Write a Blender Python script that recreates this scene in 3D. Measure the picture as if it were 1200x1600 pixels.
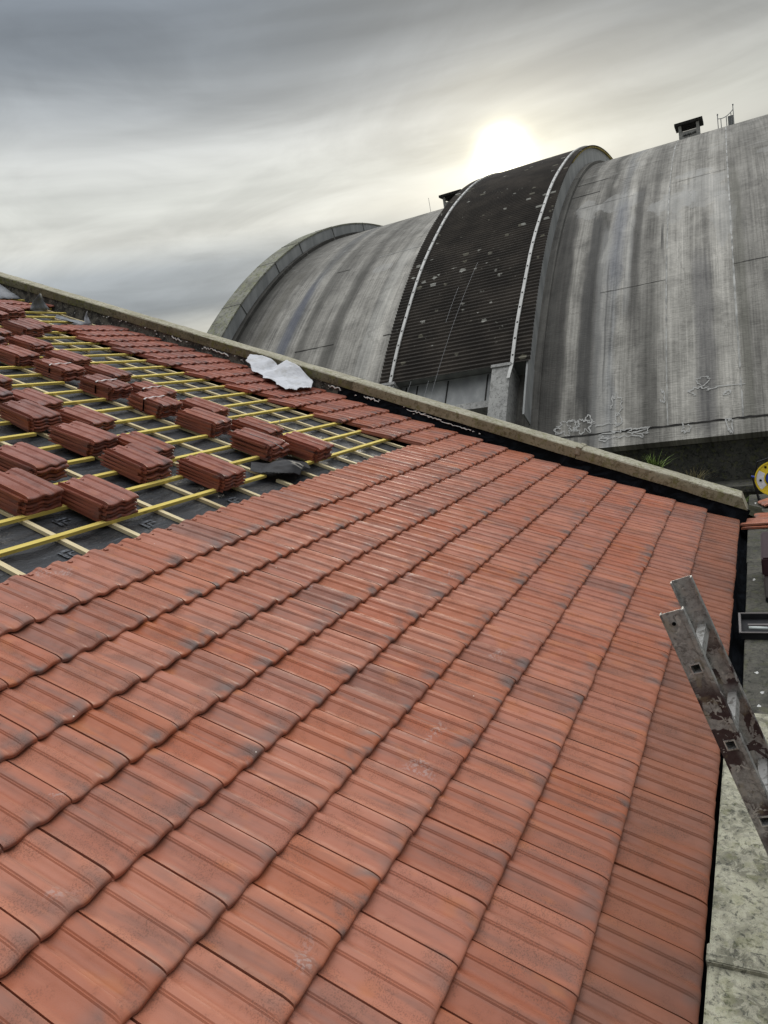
import bpy, bmesh, math, random
import numpy as np
from mathutils import Vector, Matrix
random.seed(7); rng = np.random.RandomState(11)
R_ = math.radians
scene = bpy.context.scene
for o in list(bpy.data.objects): bpy.data.objects.remove(o)
# ------------------------------------------------------------------ frame of the place
# world: X runs along the tile courses, Y up the slope in plan, Z up. metres.
ALPHA = R_(23.029)          # roof pitch
L = 0.37                    # tile exposure up the slope
W = 0.28054                 # tile cover width
UG = 27.28                  # tile count from origin to gable
# ------------------------------------------------------------------ camera
cam_d = bpy.data.cameras.new("camera"); cam = bpy.data.objects.new("camera", cam_d)
scene.collection.objects.link(cam)
right = Vector((0.4563723, -0.8753993, -0.1593747)); down = Vector((-0.2229898, 0.0608775, -0.9729180)); fwd = Vector((0.8613941, 0.4795518, -0.1674224))
m = Matrix.Identity(4)
for i in range(3):
    m[i][0] = right[i]; m[i][1] = -down[i]; m[i][2] = -fwd[i]
m[0][3], m[1][3], m[2][3] = -1.47966, -0.29404, 2.15175
cam.matrix_world = m
cam_d.sensor_fit = 'VERTICAL'; cam_d.sensor_height = 36; cam_d.sensor_width = 27
cam_d.lens = 1095.84 / 1600 * 36
cam_d.clip_end = 6000; cam_d.clip_start = 0.02
scene.camera = cam
scene.render.resolution_x = 768; scene.render.resolution_y = 1024
# ------------------------------------------------------------------ sky
SUN = Vector((0.92670689, 0.26474962, 0.26668705)).normalized()
class NT:
    def __init__(s, tree): s.t = tree; s.n = tree.nodes; s.l = tree.links
    def new(s, typ, **kw):
        nd = s.n.new(typ)
        for k, v in kw.items(): setattr(nd, k, v)
        return nd
    def put(s, sock, v):
        if v is None: return
        if hasattr(v, 'is_output') or isinstance(v, bpy.types.NodeSocket): s.l.new(v, sock)
        else:
            try: sock.default_value = v
            except Exception:
                sock.default_value = (v[0], v[1], v[2], 1.0) if hasattr(v, '__len__') else (v, v, v)
    def math(s, op, a, b=None, c=None, clamp=False):
        nd = s.new('ShaderNodeMath', operation=op, use_clamp=clamp)
        s.put(nd.inputs[0], a)
        if b is not None: s.put(nd.inputs[1], b)
        if c is not None: s.put(nd.inputs[2], c)
        return nd.outputs[0]
    def vmath(s, op, a, b=None):
        nd = s.new('ShaderNodeVectorMath', operation=op); s.put(nd.inputs[0], a)
        if b is not None: s.put(nd.inputs[1], b)
        return nd.outputs['Value'] if op in ('DOT_PRODUCT', 'LENGTH', 'DISTANCE') else nd.outputs[0]
    def mix(s, f, a, b, typ='MIX'):
        nd = s.new('ShaderNodeMix', data_type='RGBA', blend_type=typ); s.put(nd.inputs[0], f)
        for sk, v in ((nd.inputs[6], a), (nd.inputs[7], b)):
            if isinstance(v, tuple): sk.default_value = (v[0], v[1], v[2], 1)
            else: s.put(sk, v)
        return nd.outputs[2]
    def ss(s, x, lo, hi, o0=0.0, o1=1.0):
        nd = s.new('ShaderNodeMapRange', interpolation_type='SMOOTHSTEP'); s.put(nd.inputs[0], x)
        nd.inputs[1].default_value = lo; nd.inputs[2].default_value = hi; nd.inputs[3].default_value = o0; nd.inputs[4].default_value = o1
        return nd.outputs[0]
    def noise(s, vec, scale=1.0, detail=3.0, rough=0.55, dist=0.0):
        nd = s.new('ShaderNodeTexNoise'); s.put(nd.inputs['Vector'], vec)
        nd.inputs['Scale'].default_value = scale; nd.inputs['Detail'].default_value = detail; nd.inputs['Roughness'].default_value = rough; nd.inputs['Distortion'].default_value = dist
        return nd.outputs['Fac']
    def vor(s, vec, scale=1.0, feature='F1', out='Distance', rnd=1.0):
        nd = s.new('ShaderNodeTexVoronoi', feature=feature); s.put(nd.inputs['Vector'], vec); nd.inputs['Scale'].default_value = scale
        nd.inputs['Randomness'].default_value = rnd
        return nd.outputs[out]
    def sep(s, v):
        nd = s.new('ShaderNodeSeparateXYZ'); s.put(nd.inputs[0], v); return nd.outputs
    def comb(s, x, y, z=0.0):
        nd = s.new('ShaderNodeCombineXYZ'); s.put(nd.inputs[0], x); s.put(nd.inputs[1], y); s.put(nd.inputs[2], z); return nd.outputs[0]
    def scl(s, v, t):
        nd = s.new('ShaderNodeVectorMath', operation='MULTIPLY'); s.put(nd.inputs[0], v); nd.inputs[1].default_value = t; return nd.outputs[0]
    def ramp(s, f, stops, interp='LINEAR'):
        nd = s.new('ShaderNodeValToRGB'); s.put(nd.inputs[0], f); cr = nd.color_ramp; cr.interpolation = interp
        while len(cr.elements) < len(stops): cr.elements.new(0.5)
        for e, (p, c) in zip(cr.elements, stops):
            e.position = p; e.color = (c[0], c[1], c[2], 1) if hasattr(c, '__len__') else (c, c, c, 1)
        return nd.outputs[0]

world = bpy.data.worlds.new("World"); scene.world = world; world.use_nodes = True
wt = NT(world.node_tree); wt.n.clear()
tc = wt.new('ShaderNodeTexCoord').outputs['Generated']
dirv = wt.vmath('NORMALIZE', tc)
dx, dy, dz = wt.sep(dirv)
sky = wt.new('ShaderNodeTexSky', sky_type='NISHITA', sun_disc=False)
sky.sun_elevation = math.asin(SUN.z); sky.sun_rotation = math.atan2(SUN.x, SUN.y)
# stratus deck seen in perspective: project the direction on a flat layer
zz = wt.math('ADD', wt.math('MAXIMUM', dz, 0.0), 0.10)
px = wt.math('DIVIDE', dx, zz); py = wt.math('DIVIDE', dy, zz)
pl = wt.comb(px, py, 0.0)
n1 = wt.noise(wt.scl(pl, (0.55, 0.28, 1)), 1.0, 5, 0.55, 0.6)
n2 = wt.noise(wt.vmath('ADD', wt.scl(pl, (0.22, 0.13, 1)), (3.1, 7.7, 0)), 1.0, 3, 0.5, 0.3)
n3 = wt.noise(wt.comb(wt.math('MULTIPLY', dx, 2.0), wt.math('MULTIPLY', dy, 2.0), wt.math('MULTIPLY', dz, 22.0)), 1.0, 4, 0.5, 0.5)
elev = wt.math('ARCSINE', dz)
base = wt.ramp(wt.ss(elev, -0.1, 0.6), [(0, (0.40, 0.40, 0.38))] * 2) if False else None
nd = wt.new('ShaderNodeMapRange'); wt.put(nd.inputs[0], elev); nd.inputs[1].default_value = 0.0; nd.inputs[2].default_value = 1.5
eb = wt.ramp(nd.outputs[0], [(0.0, (0.66, 0.65, 0.58)), (0.055, (0.52, 0.52, 0.50)), (0.08, (0.62, 0.615, 0.56)), (0.100, (0.30, 0.325, 0.345)), (0.132, (0.34, 0.365, 0.38)), (0.158, (0.62, 0.62, 0.575)), (0.185, (0.62, 0.63, 0.59)), (0.215, (0.54, 0.55, 0.53)), (0.25, (0.37, 0.39, 0.40)), (0.285, (0.24, 0.265, 0.29)), (0.325, (0.20, 0.225, 0.255)), (0.42, (0.26, 0.285, 0.32)), (0.56, (1.1, 1.11, 1.13)), (1.0, (2.0, 2.0, 2.0))])  # last stops: unseen zenith raised to add light from above
azf = wt.ss(wt.vmath('DOT_PRODUCT', dirv, (0.5736, 0.8192, 0.0)), 0.50, 0.90, 0.66, 1.04)
cl = wt.math('ADD', wt.math('MULTIPLY', n1, 0.55), wt.math('MULTIPLY', n2, 0.45))
cl = wt.math('ADD', wt.math('MULTIPLY', cl, 0.6), wt.math('MULTIPLY', n3, 0.4))
n4 = wt.noise(wt.scl(pl, (1.5, 1.2, 1)), 1.3, 5, 0.6, 0.9)
cf = wt.math('MULTIPLY', wt.ss(cl, 0.36, 0.62, 0.80, 1.16), wt.ss(n4, 0.3, 0.7, 0.90, 1.09))
cf = wt.math('MULTIPLY', cf, azf)
col = wt.vmath('MULTIPLY', eb, wt.comb(cf, cf, cf))
# added boost of the unseen high sky ahead, to light the roof
high_boost = wt.ss(wt.vmath('DOT_PRODUCT', dirv, (0.62, 0.15, 0.77)), 0.2, 0.95, 0.95, 2.3)
high_boost = wt.math('ADD', wt.math('MULTIPLY', wt.math('SUBTRACT', high_boost, 1.0), wt.ss(dz, 0.45, 0.62)), 1.0)
col = wt.vmath('MULTIPLY', col, wt.comb(high_boost, high_boost, high_boost))
# veiled sun: glow through the cloud
ca_ = wt.math('MINIMUM', wt.vmath('DOT_PRODUCT', dirv, tuple(SUN)), 1.0)
ang = wt.math('ARCCOSINE', ca_)
def gauss(sig, amp):
    q = wt.math('DIVIDE', ang, sig); q = wt.math('MULTIPLY', q, q); return wt.math('MULTIPLY', wt.math('EXPONENT', wt.math('MULTIPLY', q, -1.0)), amp)
wob = wt.ss(n1, 0.35, 0.65, 0.55, 1.45)
g = wt.math('ADD', wt.math('MULTIPLY', gauss(0.0225, 4.0), wt.ss(n1, 0.3, 0.7, 0.7, 1.3)), wt.math('MULTIPLY', wt.math('ADD', gauss(0.075, 0.24), gauss(0.27, 0.12)), wob))
gl = wt.vmath('MULTIPLY', wt.comb(g, g, g), (1.0, 0.93, 0.66))
col = wt.vmath('ADD', col, gl)
skyv = wt.vmath('MULTIPLY', sky.outputs[0], (0.08, 0.08, 0.08))
fin = wt.mix(0.94, skyv, col)
# below the horizon: dull ground bounce
gr = wt.ss(dz, -0.06, 0.0)
fin = wt.mix(gr, (0.16, 0.155, 0.14), fin)
bg = wt.new('ShaderNodeBackground'); wt.put(bg.inputs[0], fin); bg.inputs[1].default_value = 1.0
wo = wt.new('ShaderNodeOutputWorld'); wt.l.new(bg.outputs[0], wo.inputs[0])
sun_d = bpy.data.lights.new("sun", 'SUN'); sun_d.energy = 1.5; sun_d.angle = R_(11); sun_d.color = (1.0, 0.93, 0.80)
sun = bpy.data.objects.new("sun", sun_d); scene.collection.objects.link(sun)
sun.rotation_euler = SUN.to_track_quat('Z', 'Y').to_euler()
scene.view_settings.view_transform = 'Standard'; scene.view_settings.look = 'None'
scene.view_settings.exposure = 0.12; scene.view_settings.gamma = 1.0; scene.view_settings.use_curve_mapping = False

# ------------------------------------------------------------------ materials
def material(name, rough=0.8, spec=0.3):
    mt = bpy.data.materials.new(name); mt.use_nodes = True; t = NT(mt.node_tree)
    b = mt.node_tree.nodes['Principled BSDF']; b.inputs['Roughness'].default_value = rough
    b.inputs['Specular IOR Level'].default_value = spec
    return mt, t, b
def bump(t, b, h, strength=0.3, dist=0.01):
    nd = t.new('ShaderNodeBump'); nd.inputs['Strength'].default_value = strength; nd.inputs['Distance'].default_value = dist
    t.put(nd.inputs['Height'], h); t.l.new(nd.outputs[0], b.inputs['Normal'])
def pos(t): return t.new('ShaderNodeNewGeometry').outputs['Position']
def uvn(t): return t.new('ShaderNodeUVMap').outputs[0]
def objc(t): return t.new('ShaderNodeTexCoord').outputs['Object']

def tile_material(name, stack=False):
    mt, t, b = material(name, 0.55, 0.35)
    uv = uvn(t); ux, uy, _ = t.sep(uv)
    at = t.new('ShaderNodeAttribute', attribute_name='rnd').outputs['Fac']
    ag = t.new('ShaderNodeAttribute', attribute_name='age_shade').outputs['Fac']
    oi = t.new('ShaderNodeObjectInfo').outputs['Random']
    rnd = t.math('FRACT', t.math('ADD', at, t.math('MULTIPLY', oi, 7.31)))
    P = pos(t)
    c = t.ramp(rnd, [(0, (0.355, 0.120, 0.066)), (0.2, (0.44, 0.165, 0.098)), (0.38, (0.385, 0.144, 0.092)), (0.55, (0.37, 0.124, 0.068)), (0.72, (0.41, 0.122, 0.058)), (0.82, (0.265, 0.105, 0.070)), (0.90, (0.44, 0.155, 0.084)), (1.0, (0.35, 0.100, 0.042))])
    r50 = t.math('MULTIPLY', rnd, 57.0)
    # firing bands running up the tile
    v1 = t.comb(t.math('MULTIPLY', ux, 5.0), t.math('MULTIPLY', uy, 0.9), r50)
    c = t.mix(t.ss(t.noise(v1, 1, 3, 0.55, 0.4), 0.44, 0.72, 0, 0.60), c, (0.200, 0.100, 0.076))
    v2 = t.comb(t.math('MULTIPLY', ux, 9.0), t.math('MULTIPLY', uy, 1.6), t.math('ADD', r50, 9.0))
    c = t.mix(t.ss(t.noise(v2, 1, 2, 0.5), 0.55, 0.75, 0, 0.35), c, (0.50, 0.195, 0.110))
    # smoky flashing on the rounded nose
    nz = t.noise(t.comb(t.math('MULTIPLY', ux, 3.2), t.math('MULTIPLY', uy, 3.0), t.math('ADD', r50, 23.0)), 1, 2, 0.5)
    fm = t.math('MULTIPLY', t.ss(uy, 0.02, 0.30, 1, 0), t.ss(nz, 0.44, 0.66))
    c = t.mix(t.math('MULTIPLY', fm, t.ss(rnd, 0.0, 1.0, 0.40, 0.85)), c, (0.135, 0.112, 0.105))
    # orange burn on a few
    om = t.math('MULTIPLY', t.ss(t.noise(t.comb(t.math('MULTIPLY', ux, 2.0), t.math('MULTIPLY', uy, 2.0), t.math('ADD', r50, 41.0)), 1, 2), 0.60, 0.72), 0.5)
    c = t.mix(om, c, (0.46, 0.155, 0.055))
    # gritty dirt on the flats
    d1 = t.noise(P, 190, 3, 0.6); d2 = t.noise(P, 7, 3, 0.6)
    dm = t.math('MULTIPLY', t.ss(d1, 0.50, 0.60), t.ss(d2, 0.47, 0.60))
    c = t.mix(t.math('MULTIPLY', dm, t.math('ADD', t.math('MULTIPLY', ag, 0.40), 0.42)), c, (0.11, 0.070, 0.058))
    # whitish scuffs, mortar crumbs
    sc = t.math('MULTIPLY', t.ss(t.noise(P, 3.1, 2, 0.5, 0.2), 0.69, 0.75), t.ss(t.noise(P, 60, 3), 0.46, 0.60))
    c = t.mix(t.math('MULTIPLY', sc, 0.45), c, (0.45, 0.36, 0.34))
    vr = t.new('ShaderNodeTexVoronoi'); t.put(vr.inputs['Vector'], P); vr.inputs['Scale'].default_value = 9.0
    ch = t.math('MULTIPLY', t.math('LESS_THAN', t.math('ADD', vr.outputs['Distance'], t.math('MULTIPLY', t.noise(P, 260, 2), 0.03)), 0.046), t.math('GREATER_THAN', t.sep(vr.outputs['Color'])[0], 0.80))
    c = t.mix(ch, c, (0.75, 0.66, 0.58))
    vr2 = t.new('ShaderNodeTexVoronoi'); t.put(vr2.inputs['Vector'], t.vmath('ADD', P, (4.3, 1.1, 0.7))); vr2.inputs['Scale'].default_value = 11.0
    ch2 = t.math('MULTIPLY', t.math('LESS_THAN', vr2.outputs['Distance'], 0.034), t.math('GREATER_THAN', t.sep(vr2.outputs['Color'])[0], 0.78))
    c = t.mix(t.math('MULTIPLY', ch2, 0.8), c, (0.05, 0.03, 0.025))
    # weathered lowest courses
    c = t.mix(t.math('MULTIPLY', ag, 0.72), c, t.mix(t.ss(t.noise(P, 2.3, 3), 0.4, 0.65), (0.215, 0.078, 0.040), (0.120, 0.055, 0.036)))
    c = t.mix(t.math('MULTIPLY', ag, -1.0, clamp=True), c, t.mix(1.0, c, (0.72, 0.56, 0.58), 'MULTIPLY'))  # negative values: shaded look of the far courses painted into the colour
    if stack: c = t.mix(1.0, c, (0.72, 0.62, 0.66), 'MULTIPLY')  # backlit look of the stacked tiles painted in as a darker tint
    t.put(b.inputs['Base Color'], c)
    t.put(b.inputs['Roughness'], t.math('ADD', t.ss(d2, 0.3, 0.7, 0.42, 0.60), t.math('MULTIPLY', dm, 0.2)))
    hb = t.math('ADD', t.math('MULTIPLY', t.noise(P, 300, 3), 0.6), t.math('MULTIPLY', t.noise(P, 26, 3), 1.0))
    bump(t, b, hb, 0.35, 0.0035)
    return mt
M = {}
M['tile'] = tile_material('terracotta')
M['stack'] = tile_material('terracotta_backlit', True)

def wood(name, c1, c2, c3):
    mt, t, b = material(name, 0.7, 0.2)
    P = objc(t)
    g = t.noise(t.scl(P, (3.0, 60.0, 60.0)), 1, 4, 0.6, 0.6)
    c = t.mix(t.ss(g, 0.35, 0.68), c1, c2)
    k = t.vor(t.scl(P, (2.2, 14.0, 14.0)), 1.6)
    c = t.mix(t.math('MULTIPLY', t.ss(k, 0.07, 0.15, 1, 0), 0.85), c, tuple(x * .45 for x in c3))
    oi = t.new('ShaderNodeObjectInfo').outputs['Random']
    c = t.mix(t.ss(t.noise(t.scl(P, (1.3, 130.0, 130.0)), 1, 3, 0.7, 0.3), 0.5, 0.66, 0, 0.35), c, c3)
    c = t.mix(t.math('MULTIPLY', oi, 0.35), c, c2)
    st = t.noise(t.vmath('ADD', t.scl(P, (0.9, 3, 3)), t.comb(t.math('MULTIPLY', oi, 50.0), 0.0, 0.0)), 1, 3)
    c = t.mix(t.ss(st, 0.48, 0.72, 0, 0.45), c, c3)
    t.put(b.inputs['Base Color'], c); bump(t, b, g, 0.3, 0.002)
    return mt
M['batten'] = wood('yellow_treated_batten', (0.80, 0.66, 0.19), (0.68, 0.53, 0.12), (0.42, 0.29, 0.08))
M['cbatten'] = wood('pale_batten', (0.78, 0.68, 0.44), (0.66, 0.54, 0.31), (0.30, 0.20, 0.09))

mt, t, b = material('roofing_membrane', 0.42, 0.4); P = objc(t)
w1 = t.noise(t.scl(P, (1.2, 6.0, 1)), 1.0, 4, 0.55, 1.2); w2 = t.noise(t.scl(P, (14, 3, 1)), 1, 3)
c = t.mix(t.ss(w1, 0.35, 0.7), (0.015, 0.016, 0.019), (0.036, 0.040, 0.048))
dd = t.math('MULTIPLY', t.ss(t.noise(P, 3.3, 4), 0.5, 0.7), t.ss(t.noise(P, 70, 2), 0.45, 0.6))
c = t.mix(t.math('MULTIPLY', dd, 0.5), c, (0.17, 0.15, 0.13))
wr = t.noise(t.scl(P, (2.2, 9.0, 1)), 1.6, 5, 0.6, 2.5); c = t.mix(t.ss(wr, 0.60, 0.68, 0, 0.55), c, (0.11, 0.118, 0.13))
lap = t.math('FRACT', t.math('ADD', t.math('MULTIPLY', t.sep(P)[1], 0.72), t.math('MULTIPLY', t.noise(t.scl(P, (0.8, 0.1, 1)), 1, 2), 0.012))); c = t.mix(t.ss(lap, 0.0, 0.02, 0.75, 0), c, (0.005, 0.005, 0.006))
sp = t.math('MULTIPLY', t.math('LESS_THAN', t.vor(P, 16), 0.05), 0.8); c = t.mix(sp, c, (0.40, 0.33, 0.24))
t.put(b.inputs['Base Color'], c); t.put(b.inputs['Roughness'], t.ss(w1, 0.3, 0.7, 0.34, 0.6))
bump(t, b, t.math('ADD', t.math('ADD', w1, wr), t.math('MULTIPLY', w2, 0.3)), 1.0, 0.02); M['membrane'] = mt
mt, t, b = material('membrane_print', 0.5, 0.3); t.put(b.inputs['Base Color'], t.mix(t.ss(t.noise(pos(t), 45, 3), 0.45, 0.62), (0.035, 0.038, 0.045), (0.13, 0.145, 0.17))); M['print'] = mt
mt, t, b = material('black_flashing', 0.9, 0.04); P = pos(t)
w1 = t.noise(t.scl(P, (1.5, 2.5, 5)), 1.6, 4, 0.6, 1.0); t.put(b.inputs['Base Color'], t.mix(t.ss(w1, 0.4, 0.7), (0.0045, 0.005, 0.006), (0.014, 0.017, 0.022)))
bump(t, b, w1, 0.8, 0.03); M['flash'] = mt
# rubbly bitumen smeared upstand (upper part of the gable)
mt, t, b = material('old_render', 0.9, 0.2); P = pos(t)
a1 = t.noise(P, 7, 5, 0.65); a2 = t.noise(P, 34, 4, 0.7)
c = t.mix(t.ss(a1, 0.38, 0.62), (0.035, 0.033, 0.03), (0.125, 0.115, 0.095)); c = t.mix(t.ss(a2, 0.60, 0.68), c, (0.42, 0.41, 0.38))
t.put(b.inputs['Base Color'], c); bump(t, b, a2, 0.8, 0.02); M['render'] = mt

def stone(name, base, light, dark, lich, lf=0.5, sc=1.0, moss=0.0):
    mt, t, b = material(name, 0.9, 0.2); P = pos(t)
    a1 = t.noise(P, 1.7 * sc, 5, 0.6, 0.3); a2 = t.noise(P, 12 * sc, 5, 0.68, 0.5); a3 = t.noise(P, 70 * sc, 3, 0.7); a4 = t.noise(t.vmath('ADD', P, (7, 3, 1)), 4.5 * sc, 5, 0.7, 1.5)
    c = t.mix(t.ss(a1, 0.36, 0.62), base, light)
    c = t.mix(t.ss(t.math('ADD', t.math('MULTIPLY', a2, 0.65), t.math('MULTIPLY', a4, 0.35)), 0.49, 0.58, 0, 0.85), c, dark)
    c = t.mix(t.math('MULTIPLY', t.ss(a4, 0.49, 0.56), lf), c, lich)
    c = t.mix(t.ss(a3, 0.56, 0.68, 0, 0.6), c, dark)
    if moss: c = t.mix(t.math('MULTIPLY', t.ss(t.noise(P, 9, 4, 0.7), 0.53, 0.62), moss), c, (0.16, 0.17, 0.05))
    t.put(b.inputs['Base Color'], c); bump(t, b, t.math('ADD', t.math('MULTIPLY', a2, 1.0), t.math('MULTIPLY', a3, 0.5)), 0.7, 0.008)
    return mt
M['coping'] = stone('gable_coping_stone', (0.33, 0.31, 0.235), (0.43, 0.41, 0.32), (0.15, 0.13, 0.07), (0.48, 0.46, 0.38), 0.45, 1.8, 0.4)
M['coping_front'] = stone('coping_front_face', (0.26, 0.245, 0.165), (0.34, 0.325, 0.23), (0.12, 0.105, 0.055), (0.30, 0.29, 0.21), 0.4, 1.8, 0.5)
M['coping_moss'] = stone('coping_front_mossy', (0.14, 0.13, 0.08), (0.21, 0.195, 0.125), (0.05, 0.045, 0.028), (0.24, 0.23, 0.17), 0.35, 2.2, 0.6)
M['slab'] = stone('lichen_slab', (0.17, 0.165, 0.125), (0.42, 0.41, 0.31), (0.062, 0.064, 0.054), (0.50, 0.485, 0.38), 0.50, 3.2, 0.25)
M['darkslab'] = stone('dark_parapet', (0.060, 0.060, 0.050), (0.105, 0.10, 0.085), (0.026, 0.027, 0.024), (0.16, 0.155, 0.125), 0.35, 2.4, 0.15)
M['sooty'] = stone('sooty_concrete', (0.050, 0.050, 0.045), (0.095, 0.092, 0.08), (0.016, 0.016, 0.015), (0.15, 0.15, 0.13), 0.35, 0.7, 0.3)

def vault_material(name, stops, gain=1.0, feats=False):
    """cast concrete: streaks run down the curve; UV = (metres along the vault, metres round the curve)"""
    mt, t, b = material(name, 0.85, 0.25)
    uv = uvn(t); s, a, _ = t.sep(uv)
    wv = t.noise(t.comb(t.math('MULTIPLY', s, 0.8), t.math('MULTIPLY', a, 0.22), 2.0), 1, 3, 0.6)
    s2 = t.math('ADD', s, t.math('MULTIPLY', t.math('SUBTRACT', wv, 0.5), 1.1))
    mr = t.new('ShaderNodeMapRange'); t.put(mr.inputs[0], s2); mr.inputs[1].default_value = -8; mr.inputs[2].default_value = 24
    c = t.ramp(mr.outputs[0], [((p + 8) / 32.0, tuple(x ** 1.35 * 1.62 for x in v)) for p, v in stops], 'EASE')
    st1 = t.noise(t.comb(t.math('MULTIPLY', s, 3.2), t.math('MULTIPLY', a, 0.10), 0.0), 1, 4, 0.6, 0.2)
    st2 = t.noise(t.comb(t.math('MULTIPLY', s, 15.0), t.math('MULTIPLY', a, 0.25), 5.0), 1, 3, 0.6)
    bl = t.noise(t.comb(t.math('MULTIPLY', s, 1.0), t.math('MULTIPLY', a, 0.8), 8.0), 1.1, 5, 0.62, 0.5)
    bd = t.noise(t.comb(t.math('MULTIPLY', s, 2.5), t.math('MULTIPLY', a, 26.0), 3.0), 1, 3, 0.6)
    f = t.math("ADD", t.math("ADD", t.ss(st1, 0.3, 0.7, -0.20, 0.20), t.ss(st2, 0.38, 0.62, -0.15, 0.15)), t.math('ADD', t.ss(bl, 0.3, 0.7, -0.24, 0.22), t.ss(bd, 0.3, 0.7, -0.10, 0.10)))
    rg_ = t.noise(t.comb(t.math('MULTIPLY', s, 9.0), t.math('MULTIPLY', a, 7.0), 18.0), 1, 4, 0.7)
    f = t.math('ADD', f, t.ss(rg_, 0.3, 0.7, -0.09, 0.09))
    f = t.math('MULTIPLY', t.math('ADD', f, 1.0), gain)
    c = t.vmath('MULTIPLY', c, t.comb(f, f, f))
    # stains and washed patches, each with a place and outline of its own
    wn = t.noise(t.comb(t.math('MULTIPLY', s, 1.6), t.math('MULTIPLY', a, 1.2), 14.0), 1, 4, 0.6)
    wn2 = t.noise(t.comb(t.math('MULTIPLY', s, 7.0), t.math('MULTIPLY', a, 0.5), 24.0), 1, 3, 0.6)
    def ell(s0, a0, ws, wa, e=0.12, nz=1.3):
        x_ = t.math('DIVIDE', t.math('SUBTRACT', s, s0), ws); y_ = t.math('DIVIDE', t.math('SUBTRACT', a, a0), wa)
        d = t.math('ADD', t.math('ADD', t.math('MULTIPLY', x_, x_), t.math('MULTIPLY', y_, y_)), t.math('MULTIPLY', t.math('SUBTRACT', wn, 0.5), nz * 2))
        return t.ss(d, 1 - e, 1 + e, 1, 0)
    def band(s0, w_, a0, a1, soft=0.5, slope=0.0):
        s_ = t.math('ADD', t.math('SUBTRACT', s, s0), t.math('ADD', t.math('MULTIPLY', t.math('SUBTRACT', wv, 0.5), 0.35), t.math('MULTIPLY', t.math('SUBTRACT', a, 24.0), slope)))
        x_ = t.math('ABSOLUTE', s_)
        return t.math('MULTIPLY', t.ss(x_, w_ * 0.5, w_ * (0.5 + soft), 1, 0), t.math('MULTIPLY', t.ss(t.math('ADD', a, t.math('MULTIPLY', wn2, 2.0)), a0 + 0.4, a0 + 2.2), t.ss(t.math('ADD', a, t.math('MULTIPLY', wn2, 2.0)), a1 + 0.2, a1 + 1.6, 1, 0)))
    if feats:
        LIGHT = (0.40, 0.40, 0.385)
        top = t.math('MULTIPLY', t.ss(a, 29.6, 31.0), 0.34)
        c = t.mix(top, c, (0.115, 0.11, 0.095))
        for (s0, a0, ws, wa, k_) in ((1.88, 28.25, .85, .75, .50), (.75, 28.6, .85, 1.3, .42), (.15, 26.6, .35, 1.6, .40), (5.0, 29.4, .42, .9, .42), (3.75, 29.4, .75, .75, .42), (1.1, 30.35, .7, .30, .45), (-1.6, 30.8, .6, .3, .3), (14.2, 29.0, .5, .35, .4), (1.75, 27.0, .25, .35, .3)):
            c = t.mix(t.math('MULTIPLY', t.math('MULTIPLY', ell(s0, a0, ws, wa, .10, 2.2), t.ss(wn2, .30, .55, .55, 1.0)), k_), c, LIGHT)
        for (s0, w_, a0, a1, k_, cc) in ((2.98, .16, 21.5, 30.5, .62, (.055, .053, .05)), (4.50, .22, 18, 28.8, .75, (.045, .045, .045)), (5.50, .30, 17, 29.5, .55, (.055, .053, .05)), (5.95, .25, 17, 34, .25, (.05, .05, .05)), (3.62, .30, 23.5, 29.2, .40, (.17, .18, .21)), (3.20, .12, 22, 28, .35, (.36, .36, .35)), (4.02, .25, 17, 27.5, .40, (.36, .36, .35)), (3.86, .03, 19, 25, .45, (.06, .06, .06)), (.88, .28, 17, 24.5, .45, (.09, .09, .10)), (2.45, .25, 17, 22.5, .4, (.08, .078, .07)), (-.25, .16, 17, 30, .4, (.11, .11, .085)), (2.1, .06, 24.6, 26.6, .7, (.04, .04, .04)), (15.3, .3, 20, 30, .45, (.07, .068, .06)), (16.9, .25, 18, 30, .45, (.08, .078, .07)), (19.6, .35, 18, 31, .45, (.08, .075, .06)), (18.0, .28, 18, 29, .55, (.09, .10, .135)), (13.3, .35, 21, 31, .3, (.36, .36, .34)), (20.9, .35, 18, 36, .6, (.05, .05, .045))):
            c = t.mix(t.math('MULTIPLY', band(s0, w_, a0, a1, 0.85), min(1, k_ * 1.05)), c, cc)
    # pour lifts, board marks and hairline cracks
    lift = t.math('FRACT', t.math('ADD', t.math('MULTIPLY', a, 0.45), t.math('MULTIPLY', t.noise(t.comb(t.math('MULTIPLY', s, 0.4), 0.0, 2.0), 1, 2), 0.10)))
    c = t.mix(t.math('MULTIPLY', t.ss(lift, 0.0, 0.02, 0.22, 0), t.ss(t.noise(t.comb(s, a, 6.0), 1.2, 3), 0.45, 0.6)), c, (0.07, 0.068, 0.06))
    crk = t.vor(t.vmath('ADD', t.comb(s, t.math('MULTIPLY', a, 0.55), 0.0), t.comb(t.math('MULTIPLY', wn, 0.5), t.math('MULTIPLY', wn2, 0.4), 0.0)), 0.55, 'DISTANCE_TO_EDGE')
    c = t.mix(t.math('MULTIPLY', t.ss(crk, 0.003, 0.010, 0.22, 0), t.ss(bl, 0.42, 0.55)), c, (0.06, 0.058, 0.05))
    pit = t.math('MULTIPLY', t.ss(t.noise(t.comb(s, a, 9.0), 13, 3, 0.7), 0.60, 0.68), t.ss(bl, 0.46, 0.60)); c = t.mix(t.math('MULTIPLY', pit, 0.5), c, (0.08, 0.078, 0.07))
    wl = t.math('MULTIPLY', t.ss(t.noise(t.comb(t.math('MULTIPLY', s, 30.0), t.math('MULTIPLY', a, 0.03), 31.0), 1, 1), 0.68, 0.71), t.math('MULTIPLY', t.ss(t.noise(t.comb(t.math('MULTIPLY', s, 1.3), t.math('MULTIPLY', a, 0.15), 3.0), 1, 2), 0.54, 0.60), t.ss(a, 22, 24.5)))
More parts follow.
